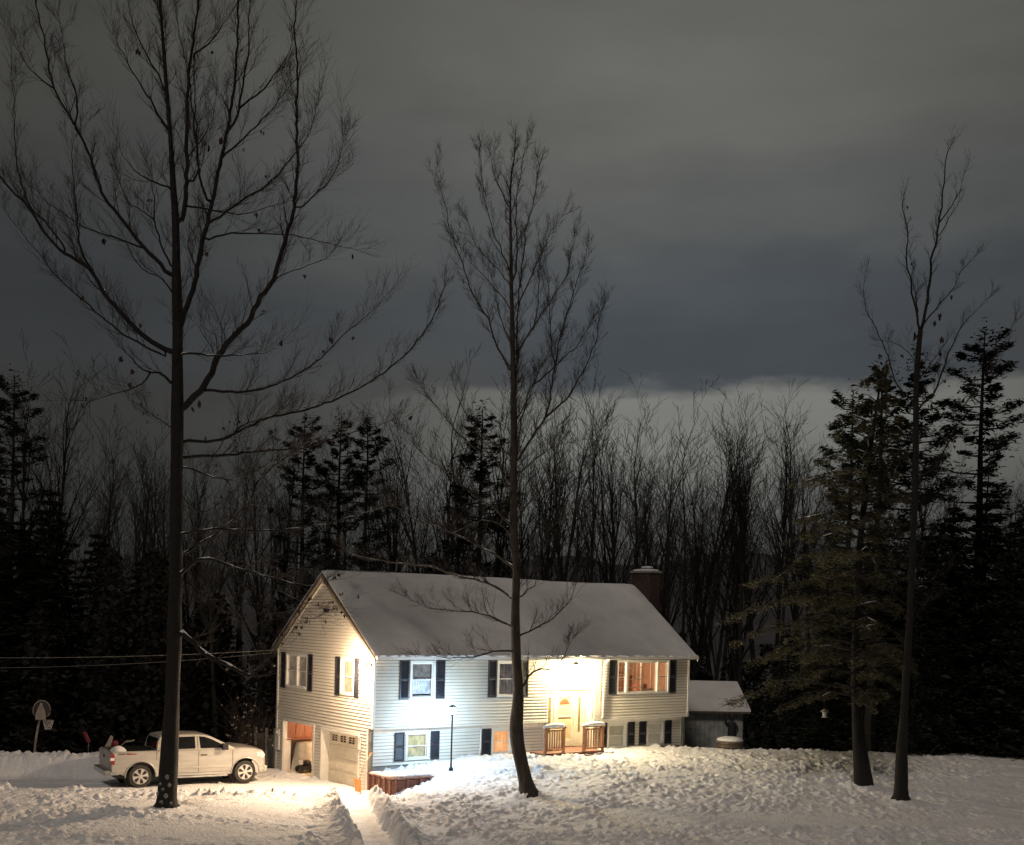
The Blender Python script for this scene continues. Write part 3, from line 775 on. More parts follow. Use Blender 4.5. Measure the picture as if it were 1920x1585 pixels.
m = MB(); FR.box(m, 9.42, 9.56, .0, .05, EB + .02, 3.46); FR.box(m, 10.30, 10.44, .0, .05, EB + .02, 3.46)
FR.box(m, 9.56, 10.30, .0, .048, 3.28, 3.46); FR.box(m, 9.56, 10.30, .0, .048, EB + .02, 1.45); FR.box(m, 9.56, 10.30, .0, .048, 2.42, 2.50)
dr = m.build('door', M['doorcream'], house, bevel=.006)
m = MB(); m.quad(FR.p(9.56, .012, 1.45), FR.p(10.30, .012, 1.45), FR.p(10.30, .012, 3.28), FR.p(9.56, .012, 3.28)); m.build('inner_door', mat('inner_door', (.50, .42, .26), .5, noise=6, col2=(.38, .31, .19)), dr)
m = MB()                                                                  # fan-shaped light near the top of the inner door
m.prism([(9.93 + .27 * math.cos(t), 2.98 + .24 * math.sin(t)) for t in np.linspace(0, math.pi, 14)], lambda a, b: FR.p(a, .014, b), lambda a, b: FR.p(a, .024, b))
m.build('fanlight', mat('fanlight_glass', (.22, .10, .05), .3, noise=8, col2=(.12, .06, .03)), dr)
m = MB(); m.tube([FR.p(10.37, .05, 2.2), FR.p(10.37, .11, 2.2), FR.p(10.37, .11, 2.36), FR.p(10.37, .05, 2.36)], .012, 6); m.build('handle', M['chrome'], dr)
# steps
m = MB(); m.box(7.6, 10.85, -1.05, -.002, .0, 1.12); m.box(8.54, 11.08, .0, .58, .0, 1.12); m.box(8.5, 9.9, -1.5, -1.052, .0, .99)
build_each(m, 'entry_step', M['redwood'], house, bevel=.01)
# downspouts
bar('downspout', [(11.56, -.40, 4.98), (11.56, -.10, 4.75), (11.56, -.08, 2.45), (11.56, .2, 2.2), (11.56, .22, 1.0)], .04, M['trim'], house)
bar('downspout', [(5.24, .24, 2.3), (5.24, .23, 1.3), (5.15, .2, 1.0)], .035, M['trim'], house)
# garage: trims, closed door, open bay
m = MB()
for h in (GD1, GD2):
    a0, a1, z0, z1 = h
    G0.box(m, a0 - .11, a0, -.02, .04, -.2, z1); G0.box(m, a1, a1 + .11, -.02, .04, -.2, z1); G0.box(m, a0 - .11, a1 + .11, -.02, .042, z1 + .001, z1 + .11)
    m.box(.0, .34, a0, a0 + .02, -.2, z1); m.box(.0, .34, a1 - .02, a1, -.2, z1); m.box(.0, .34, a0 + .02, a1 - .02, z1 - .02, z1)
build_each(m, 'garage_trim', M['trim'], house, bevel=.005)
GDF = Face('g', .30)
m = MB(); z = -.16
for k in range(4):
    zt = z + .515
    if k < 3:
        GDF.box(m, 1.0, 3.86, -.05, -.01, z, zt - .012)
        for c in range(4):
            a = 1.08 + .70 * c; GDF.box(m, a, a + .58, -.01, .004, z + .09, zt - .10)
    else:
        ws = [(1.16 + .68 * c, 1.16 + .68 * c + .46) for c in range(4)]
        GDF.box(m, 1.0, 3.86, -.05, -.01, z, z + .14); GDF.box(m, 1.0, 3.86, -.05, -.01, z + .40, 1.94)
        cur = 1.0
        for a, b in ws: GDF.box(m, cur, a, -.05, -.01, z + .141, z + .399); cur = b
        GDF.box(m, cur, 3.86, -.05, -.01, z + .141, z + .399)
        for a, b in ws:
            for q in (.225, .31): GDF.box(m, a, b, -.04, -.015, z + q, z + q + .018)
            GDF.box(m, (a + b) / 2 - .01, (a + b) / 2 + .01, -.041, -.014, z + .141, z + .399)
        zw = z
    z = zt
gd = m.build('garage_door', M['garagedoor'], house, bevel=.004)
m = MB()
for a, b in ws: m.quad(GDF.p(a, -.045, zw + .14), GDF.p(b, -.045, zw + .14), GDF.p(b, -.045, zw + .40), GDF.p(a, -.045, zw + .40))
m.build('pane', mat('garage_pane', (.10, .07, .055), .15, noise=4, col2=(.05, .035, .03)), gd)
m = MB(); m.box(.34, 5.0, 4.20, 4.30, -.2, 2.08); m.box(5.0, 5.1, 4.2, 7.75, -.2, 2.08); m.box(.34, 5.0, 7.66, 7.76, -.2, 2.08); m.box(.34, 5.0, 4.3, 7.66, 2.04, 2.08); m.box(.0, 5.0, 4.3, 7.66, -.16, -.10)
m.box(.34, .40, 4.30, 4.62, -.2, 2.04)
m.build('garage_interior', M['wallin'], house)
lamp('garage_bulb_light', 'POINT', (1.7, 5.4, 1.95), 150, (1.0, .72, .45), .06, house)
m = MB(); m.lathe([(.01, .0), (.04, .02), (.05, .06), (.03, .09)], (1.7, 5.4, 1.95)); m.build('garage_bulb', emat('bulb_warm', (1, .75, .5), 6), house)
# meter on the far corner of the gable
m = MB(); m.box(-.10, -.025, 7.50, 7.86, .75, 1.35); m.box(-.08, -.025, 7.55, 7.80, 1.352, 1.62); m.lathe([(.02, -.05), (.09, -.04), (.09, .03), (.05, .05)], (-.12, 7.68, 1.5), axis='x', n=14)
m.tube([(-.06, 7.72, 1.62), (-.06, 7.72, 3.4), (-.06, 7.80, 5.0)], .025, 6)
m.build('electric_meter', M['trim'], house, bevel=.008)
# thermometer-like white plaque beside the garage door
m = MB(); m.box(-.075, -.021, 1.0 - .26, 1.0 - .05, 1.45, 1.90); m.lathe([(.03, 0), (.06, .03), (.05, .09), (.02, .12)], (-.07, .83, 1.9), n=10)
m.build('wall_plaque', M['white'], house, bevel=.01)

# ------------------------------------------------------------------ lamps on the house
# corner floodlight under the eave
m = MB(); m.lathe([(.07, 0), (.07, .05)], (-.07, .42, 4.80), axis='x', n=12)
fl = m.build('floodlight', M['white'], house)
m = MB()
for dy, dz in ((-.07, -.05), (.08, -.05)): m.tube([(-.07, .42 + dy * .5, 4.8), (-.16, .42 + dy, 4.78 + dz), (-.26, .42 + dy * 1.6, 4.74 + dz)], [.02, .04, .075], 10)
build_each(m, 'lamp_head', M['white'], fl, smooth=True)
m = MB()
for dy in (-.11, .13):
    m.lathe([(.01, -.045), (.05, -.03), (.065, 0), (.05, .03), (.01, .045)], (-.30, .42 + dy, 4.67), axis='x', n=10)
build_each(m, 'bulb', emat('flood_bulb', (1, .83, .60), 60), fl, smooth=True)
FLW = (1.0, .70, .43)
lamp('flood_drive', 'SPOT', (-.55, .48, 4.60), 3400, FLW, .05, house, aim=(-4.8, .2, 0), size=128)
lamp('flood_lawn', 'SPOT', (-.50, .30, 4.60), 900, FLW, .05, house, aim=(-.8, -6.5, .2), size=150)
lamp('flood_wall', 'POINT', (-.80, .60, 4.62), 900, (1.0, .72, .46), .06, house)
# pendant over the door
m = MB(); m.tube([(9.75, -.30, 5.05), (9.75, -.30, 4.86)], .012, 6); m.lathe([(.02, .12), (.06, .10), (.17, .0), (.165, -.015)], (9.75, -.30, 4.76), n=16)
pl = m.build('pendant_lamp', M['black'], house, smooth=True)
m = MB(); m.lathe([(.03, .0), (.07, -.03), (.075, -.12), (.04, -.17), (.01, -.18)], (9.75, -.30, 4.74), n=14)
m.build('bulb', emat('pendant_bulb', (1, .88, .55), 70), pl, smooth=True)
lamp('pendant_light', 'POINT', (9.75, -.44, 4.50), 1450, (1.0, .80, .47), .09, house)

# ------------------------------------------------------------------ things round the house
def post_lamp():
    P = hw(2.53, -1.6, 0); z0 = gz(P[0], P[1]) + .16
    t = thing('lamp_post', (P[0], P[1], z0 - .1), HA, 'black lamp post with a glaring cool white lantern before the front wall', 'lamp post')
    m = MB(); m.lathe([(.09, -.4), (.09, .12), (.045, .2), (.032, .35), (.030, 2.1), (.045, 2.12), (.045, 2.18), (.02, 2.2)], n=12); m.build('pole', M['black'], t, smooth=True)
    m = MB()
    for k in range(6):
        a = k * math.pi / 3; m.tube([(.065 * math.cos(a), .065 * math.sin(a), 2.2), (.155 * math.cos(a), .155 * math.sin(a), 2.46)], .005, 4)
    m.lathe([(.06, 2.19), (.065, 2.21)], n=12); m.lathe([(.16, 2.46), (.14, 2.485), (.05, 2.53), (.01, 2.56)], n=12)
    m.build('lantern', M['black'], t)
    m = MB(); m.lathe([(.03, 2.212), (.09, 2.24), (.115, 2.33), (.10, 2.42), (.04, 2.455)], n=16); m.build('lamp_globe', emat('led_globe', (.80, .92, 1.0), 60), t, smooth=True)
    lamp('lantern_light', 'POINT', (0, 0, 2.33), 900, (.50, .76, 1.0), .20, t)
post_lamp()
def railing(s0, s1, lab):
    P = hw(s0, -1.0, 0); z0 = 1.12
    t = thing('step_railing', (P[0], P[1], z0), HA, lab, 'railing', 'wooden railings flanking the front steps')
    w = s1 - s0; m = MB()
    for x in (0, w): m.box(x - .05, x + .05, -.05, .05, -.4, 1.02)
    build_each(m, 'post', M['cedar'], t, bevel=.006)
    m = MB(); m.box(-.10, w + .10, -.09, .09, 1.022, 1.06); m.box(.05, w - .05, -.025, .025, .10, .16); m.box(.05, w - .05, -.025, .025, .90, .96); build_each(m, 'rail', M['cedar'], t, bevel=.005)
    n = 7
    for k in range(n):
        x = .05 + (w - .1) * (k + .5) / n; m = MB(); m.box(x - .02, x + .02, -.02, .02, .161, .899); m.build('baluster', M['cedar'], t)
    m = MB(); m.box(-.06, .06, .10, .95, 1.0, 1.04) if False else None
    m.tube([(-.13, 0, 1.07), (0, 0, 1.10), (w * .3, 0, 1.13), (w * .6, 0, 1.14), (w, 0, 1.11), (w + .12, 0, 1.07)], [.04, .085, .115, .12, .10, .04], 9)
    m.build('snow_cap', M['snow'], t, smooth=True)
railing(7.62, 8.60, 'wooden step railing with snow cap left of the front door')
railing(9.72, 10.76, 'reddish wooden step railing with snow cap right of the front door')
def planter():
    P = hw(0, 0, 0)
    t = thing('timber_planter', (P[0], P[1], 0), HA, 'dark red timber retaining planter filled with snow at the house corner', 'planter')
    m = MB(); m.box(.02, .12, -1.42, .24, -.25, .54); m.box(.02, 1.75, -1.52, -1.421, -.25, .54); build_each(m, 'timber_wall', M['redwood'], t, bevel=.006)
    m = MB()
    for y in (-1.38, -1.0, -.62, -.24, .12): m.box(-.06, .018, y - .045, y + .045, -.25, .60)
    for x in (.10, .62, 1.2): m.box(x - .045, x + .045, -1.60, -1.522, -.25, .60)
    build_each(m, 'batten', M['redwood'], t, bevel=.006)
    m = MB(); m.box(-.07, .14, -1.62, .26, .602, .635); m.box(.142, 1.75, -1.62, -1.41, .602, .635); build_each(m, 'cap', M['redwood'], t, bevel=.006)
    m = MB(); m.tube([(.06, .2, .62), (.10, -.3, .65), (.09, -.9, .63), (.10, -1.42, .65), (.5, -1.42, .65), (1.1, -1.4, .67), (1.9, -1.4, .68)], [.06, .11, .10, .11, .10, .11, .08], 9); m.build('snow', M['snow'], t, smooth=True)
planter()
def shovel():
    P = hw(-.42, .02, 0); z = gz(P[0], P[1])
    t = thing('snow_shovel', (P[0], P[1], z), HA, 'orange snow shovel with wooden handle leaning by the closed garage door', 'shovel')
    m = MB(); n = 8
    for j in range(n):
        pass
    pts = []
    for j in range(7):
        for i in range(7):
            a = (i / 6 - .5); b = j / 6
            pts.append((-.10 - .05 * b + .16 * (abs(a) ** 2) * -1, a * .46, .03 + b * .50))
    o = pts; th = [(p[0] + .02, p[1], p[2]) for p in pts]
    fs = []
    for j in range(6):
        for i in range(6):
            a = j * 7 + i; fs.append((a, a + 1, a + 8, a + 7)); fs.append((49 + a, 49 + a + 7, 49 + a + 8, 49 + a + 1))
    for k in range(6):
        fs += [(k, 49 + k, 50 + k, k + 1), (42 + k, 43 + k, 92 + k, 91 + k), (k * 7, (k + 1) * 7, 49 + (k + 1) * 7, 49 + k * 7), (k * 7 + 6, 49 + k * 7 + 6, 49 + (k + 1) * 7 + 6, (k + 1) * 7 + 6)]
    m.add(o + th, fs); m.build('blade', M['orange'], t)
    bar('handle', [(-.12, 0, .40), (-.02, -.12, .95), (.22, -.30, 1.50)], .018, M['ashwood'], t)
    m = MB(); m.tube([(.20, -.22, 1.50), (.24, -.37, 1.52)], .02, 6); m.build('grip', M['orange'], t)
shovel()
def garage_stuff():
    P = hw(1.6, 6.2, 0)
    t = thing('wall_cabinet', hw(.75, 7.42, 1.25), HA, 'reddish wooden cupboard hanging inside the open garage bay', 'cabinet')
    m = MB(); m.box(-.62, .62, -.20, .20, 0, .74); m.build('carcass', M['cabinet'], t, bevel=.01)
    for x in (-.60, -.19, .22):
        m = MB(); m.box(x, x + .37, -.225, -.202, .03, .71); d = m.build('door', M['cabinet'], t, bevel=.006)
        m = MB(); m.box(x + .31, x + .33, -.25, -.226, .1, .2); m.build('knob', M['chrome'], d)
    m = MB(); m.box(-.62, 1.5, -.30, .20, -.05, -.002); m.build('shelf', M['cabinet'], t)
    t = thing('covered_pile', hw(1.0, 7.05, -.10), HA, 'tall pile draped with a pale cloth inside the garage', 'pile')
    m = MB(); n = 24
    rs = random.Random(8); prof = []
    for j in range(8):
        for k in range(n):
            a = 2 * math.pi * k / n; r = (.62 - .22 * j / 7) * (1 + .10 * math.sin(7 * a + j * .4)) * (.02 if j == 7 else 1)
            m.v.append((r * math.cos(a), .85 * r * math.sin(a), 1.2 * min(j, 6) / 6))
    for j in range(7):
        for k in range(n): m.f.append((j * n + k, j * n + (k + 1) % n, (j + 1) * n + (k + 1) % n, (j + 1) * n + k)); m.m.append(0)
    m.build('cloth', M['cloth'], t, smooth=True)
    t = thing('lawn_mower', hw(.60, 6.25, -.10), HA - .25, 'black walk-behind mower parked in the open garage bay', 'mower')
    m = MB(); m.box(-.3, .3, -.24, .24, .12, .30); m.lathe([(.18, .30), (.2, .34), (.17, .48), (.08, .52)], n=14); m.build('deck', M['black'], t, bevel=.03)
    for x in (-.3, .3):
        for y in (-.27, .27):
            m = MB(); m.lathe([(.05, -.03), (.12, -.03), (.13, 0), (.12, .03), (.05, .03)], (x, y, .13), axis='y', n=14); m.build('wheel', M['rubber'], t)
    m = MB()
    for y in (-.2, .2): m.tube([(.28, y, .28), (.75, y * 1.0, .95)], .014, 6)
    m.tube([(.75, -.2, .95), (.80, 0, 1.0), (.75, .2, .95)], .016, 6); m.build('handle', M['wire'], t)
    m = MB(); m.box(-.35, -.18, -.16, .14, .34, .5); m.build('fuel_tank', M['white'], t, bevel=.02)
garage_stuff()
def utility_wires():
    A = hw(-.08, 7.82, 5.0)
    for k, (py, dz, sag) in enumerate(((1222, 0, .3), (1236, -.1, .45))):
        B = at(-420, py, 50.5)
        pts = [A + np.array([0, 0, dz])]
        for i in range(1, 29):
            q = i / 28; p = A * (1 - q) + B * q; p = p + np.array([0, 0, dz - sag * 4 * q * (1 - q)]); pts.append(p)
        t = MB(); t.tube(pts, .016 if k == 0 else .010, 5)
        tag(t.build('service_wire', M['wire']), ('upper' if k == 0 else 'lower') + ' utility wire running from the house gable to the left', 'wire', 'wires to the house')
utility_wires()

def shed():
    # stands behind the right end of the house, turned like the house
    P0 = at(1284, 1396, 60.0); t = thing('shed', (P0[0] - 2.6, P0[1] - .3, .3), .12, 'grey outbuilding with snowy roof beyond the right end of the house', 'shed')
    w, d, h, r = 5.55, 4.0, 2.12, 3.25
    m = MB(); m.box(0, w, 0, d, -.4, h)
    m.prism([(0, h), (d, h), (d / 2, r - .12)], lambda a, b: (.01, a, b), lambda a, b: (w - .01, a, b))
    wl = m.build('wall', M['shedwall'], t)
    m = MB(); k = 0
    while k < w: m.box(k, k + .012, -.012, -.001, 0, h); k += .24
    m.build('board_seam', M['fence'], wl)
    m = MB()
    m.prism([(-.35, h - .12), (d / 2, r), (d + .35, h - .12), (d + .35, h - .22), (d / 2, r - .1), (-.35, h - .22)], lambda a, b: (-.25, a, b), lambda a, b: (w + .25, a, b))
    rf = m.build('roof', M['roof_edge'], t)
    m = MB(); m.prism([(-.37, h - .118), (-.34, h - .02), (d / 2, r + .13), (d + .34, h - .02), (d + .37, h - .118), (d / 2, r + .002)], lambda a, b: (-.27, a, b), lambda a, b: (w + .27, a, b)); m.build('snow_cover', M['roof_snow'], rf)
    m = MB(); m.box(w - .9, w - .15, -.03, -.013, .1, 1.9); m.build('door', M['shedwall'], t)
    m = MB(); m.lathe([(.03, 0), (.035, .03), (.02, .05)], (2.9, -.05, 1.1), axis='y', n=8); m.build('latch', M['black'], t)
shed()
def statue():
    P = at(1371, 1392, 58.6)
    t = thing('statue', (P[0], P[1], .75), .15, 'dark robed statue with one raised hand before the grey outbuilding', 'statue')
    m = MB()
    # one continuous robed figure: stacked ellipse rings, sleeves and neck joined
    def rings(pr, cx=0):
        o = len(m.v); n = 16
        for (x, rx, ry, z) in pr:
            for k in range(n):
                a = 2 * math.pi * k / n; w = 1 + .05 * math.sin(5 * a + z * 3)
                m.v.append((x + rx * w * math.cos(a), ry * w * math.sin(a), z))
        for i in range(len(pr) - 1):
            for k in range(n): m.f.append((o + i * n + k, o + i * n + (k + 1) % n, o + (i + 1) * n + (k + 1) % n, o + (i + 1) * n + k)); m.m.append(0)
        m.f.append(tuple(o + (len(pr) - 1) * n + k for k in range(n))); m.m.append(0)
    rings([(-.02, .22, .2, .0), (0, .23, .2, .15), (.02, .26, .2, .5), (.05, .29, .2, .85), (.04, .28, .19, 1.1), (.0, .26, .17, 1.3), (-.02, .20, .13, 1.42), (-.01, .09, .09, 1.47), (.0, .08, .08, 1.52),
           (.02, .13, .13, 1.60), (.03, .15, .15, 1.72), (.02, .12, .13, 1.84), (.02, .04, .05, 1.90)])
    m.tube([(-.16, 0, 1.34), (-.30, -.03, 1.20), (-.37, -.06, 1.30), (-.42, -.08, 1.62), (-.44, -.09, 1.78)], [.09, .10, .09, .05, .045], 10)
    m.tube([(-.44, -.09, 1.78), (-.45, -.09, 1.86), (-.46, -.09, 1.95)], [.05, .055, .02], 8)
    m.tube([(.18, 0, 1.34), (.30, -.03, 1.1), (.33, -.06, .85), (.22, -.14, .80)], [.09, .10, .09, .05], 10)
    t.scale = (.82, .82, .82); m.build('robed_figure', M['statue'], t, smooth=True)
    m = MB(); m.lathe([(.3, -.5), (.3, -.02), (.24, 0)], n=14); m.build('base', M['concrete'], t)
statue()
def tub():
    P = at(1368, 1408, 55.2); z = gz(P[0], P[1])
    t = thing('round_fire_pit', (P[0], P[1], z - .1), 0, 'low round wood-sided fire pit with a dome of snow on its lid', 'fire pit')
    m = MB(); m.lathe([(.52, 0), (.58, .12), (.60, .36), (.57, .40)], n=28); m.build('side', M['tub'], t)
    m = MB()
    for h in (.14, .30): m.lathe([(.597, h - .02), (.607, h - .018), (.607, h + .018), (.597, h + .02)], n=28)
    m.build('hoop', M['black'], t)
    m = MB(); m.lathe([(.60, .401), (.60, .44), (.3, .45)], n=28); m.build('lid', M['fence'], t)
    m = MB(); m.lathe([(.59, .441), (.60, .48), (.50, .56), (.30, .61), (.05, .63)], n=28); m.build('snow_dome', M['snow'], t, smooth=True)
tub()
def hoop():
    P = at(64, 1410, 50.6)
    t = thing('basketball_hoop', (P[0], P[1], -.3), .35, 'basketball hoop with a rounded backboard on a leaning pole behind the snow bank', 'basketball hoop')
    q = at(64, 1410, 50.6); z0 = -.3
    def L(u, v, Y=50.6):
        p = at(u, v, Y) - np.array([P[0], P[1], z0]); c, s = math.cos(-.35), math.sin(-.35)
        return (p[0] * c - p[1] * s, p[0] * s + p[1] * c, p[2])
    a, b, c = L(62, 1440), L(68, 1378), L(76, 1334)
    m = MB(); m.tube([(a[0] - .02, 0, 0), b, c], [.06, .055, .05], 8); m.build('pole', M['greywood'], t, smooth=True)
    # backboard: fan shape, seen from behind at an angle
    m = MB(); cx, cy, cz = L(80, 1320)
    poly = [(.38 * math.cos(k), .47 * math.sin(k) * (1.0 if math.sin(k) > 0 else .72)) for k in np.linspace(0, 2 * math.pi, 22)[:-1]]
    m.prism(poly, lambda p, r: (cx + p, cy, cz + r), lambda p, r: (cx + p, cy + .04, cz + r))
    bb = m.build('backboard', mat('dull_backboard', (.07, .06, .055), .6, noise=4, col2=(.04, .035, .03)), t)
    m = MB()
    t.scale = (.9, .9, .9)
    for k in range(20):
        p0, p1 = poly[k], poly[(k + 1) % 21]; m.tube([(cx + p0[0], cy - .02, cz + p0[1]), (cx + p1[0], cy - .02, cz + p1[1])], .022, 5)
    m.build('rim_edge', M['greywood'], bb)
    m = MB(); m.prism([(-.22, -.42), (.24, -.42), (.22, -.1), (.06, .36), (-.02, .36), (-.2, -.1)], lambda p, r: (cx + p - .05, cy - .16, cz + r), lambda p, r: (cx + p - .05, cy - .05, cz + r)); m.build('bracket', M['greywood'], t, bevel=.02)
    m = MB(); n = 16; rx, ry, rz = cx + .30, cy - .42, cz - .42
    m.tube([(rx + .23 * math.cos(k), ry + .23 * math.sin(k), rz) for k in np.linspace(0, 2 * math.pi, 17)], .014, 5)
    m.tube([(cx, cy - .05, cz - .4), (rx - .15, ry + .17, rz)], .03, 5); m.build('rim', M['greywood'], t)
    m = MB()
    for k in range(12):
        for sgn in (-1, 1):
            a0 = 2 * math.pi * k / 12; pts = []
            for j in range(5):
                r = .23 - .10 * j / 4; an = a0 + sgn * j * .26; pts.append((rx + r * math.cos(an), ry + r * math.sin(an), rz - .42 * j / 4))
            m.tube(pts, .008, 3)
    m.build('net', M['white'], t)
hoop()
def red_things():
    P = at(166, 1392, 49.9)
    t = thing('snow_scoop', (P[0], P[1], P[2] - 1.0), .4, 'red plastic snow scoop standing up behind the snow bank', 'snow scoop')
    m = MB(); m.tube([(.0, 0, 0), (.0, 0, 1.0)], .018, 6); m.build('handle', M['wire'], t)
    m = MB(); m.prism([(-.25, 1.42), (-.08, 1.42), (.09, 1.0), (-.06, .96)], lambda a, b: (a, -.02, b), lambda a, b: (a, .12, b)); m.build('scoop', M['redplastic'], t, bevel=.03)
    P = at(213, 1392, 49.4)
    t = thing('snow_blower', (P[0], P[1], P[2] - 1.0), .2, 'red snow blower with grey chute and handlebars beyond the truck bed', 'snow blower')
    m = MB(); m.prism([(-.42, .1), (.15, .1), (.20, .8), (-.30, .8)], lambda a, b: (a, -.3, b), lambda a, b: (a, .3, b)); m.build('housing', M['redplastic'], t, bevel=.04)
    m = MB(); m.lathe([(.10, .8), (.13, .84), (.14, 1.0), (.10, 1.06), (.03, 1.09)], (.06, 0, 0), n=12); m.build('engine_cover', M['redplastic'], t, smooth=True)
    m = MB(); m.prism([(-.35, .8), (-.1, .8), (-.02, 1.22), (-.12, 1.28)], lambda a, b: (a, -.08, b), lambda a, b: (a, .08, b)); m.build('chute', M['greywood'], t, bevel=.02)
    m = MB()
    for y in (-.22, .22): m.tube([(.15, y, .7), (.45, y, 1.02), (.80, y, 1.08)], .016, 5)
    m.tube([(.80, -.22, 1.08), (.80, .22, 1.08)], .016, 5); m.build('handlebar', M['greywood'], t)
    for y in (-.33, .33):
        m = MB(); m.lathe([(.08, -.05), (.19, -.05), (.2, 0), (.19, .05), (.08, .05)], (.05, y, .2), axis='y', n=16); m.build('wheel', M['rubber'], t)
red_things()
def fence():
    A = at(478, 1410, 53.0); B = hw(.3, 8.3, 0)
    t = thing('picket_fence', (A[0], A[1], -.15), 0, 'grey board fence with pale posts between the pickup and the house', 'fence')
    d = (B - A)[:2]; Ln = float(np.hypot(*d)); d = d / Ln; an = math.atan2(d[1], d[0]); t.rotation_euler = (0, 0, an)
    m = MB(); x = 0
    while x < Ln - .1: m.box(x, x + .11, 0, .025, 0, 1.45 + .03 * math.sin(x * 7)); x += .125
    m.box(0, Ln, .026, .07, .4, .48); m.box(0, Ln, .026, .07, 1.15, 1.23); m.build('board', M['fence'], t)
    for x in (.05, Ln * .52, Ln - .15):
        m = MB(); m.box(x - .05, x + .05, -.09, -.002, -.1, 1.72); m.build('post', M['greywood'], t, bevel=.008)
fence()
def lantern():
    P = at(1546, 1337, 46.0)
    t = thing('hanging_feeder', (P[0], P[1], P[2] - .15), .3, 'small white lantern-shaped bird feeder hanging under the evergreen boughs', 'bird feeder')
    m = MB(); m.lathe([(.05, 0), (.075, .02), (.085, .16), (.09, .18)], n=6); m.build('body', M['white'], t)
    m = MB(); m.lathe([(.17, .18), (.16, .20), (.05, .30), (.01, .33)], n=8); m.build('roof', M['greywood'], t)
    m = MB(); m.tube([(0, 0, .32), (.02, .02, 1.3)], .005, 4); m.build('wire', M['wire'], t)
    m = MB(); m.lathe([(.11, -.02), (.12, -.005), (.05, .0)], n=10); m.build('tray', M['white'], t)
lantern()

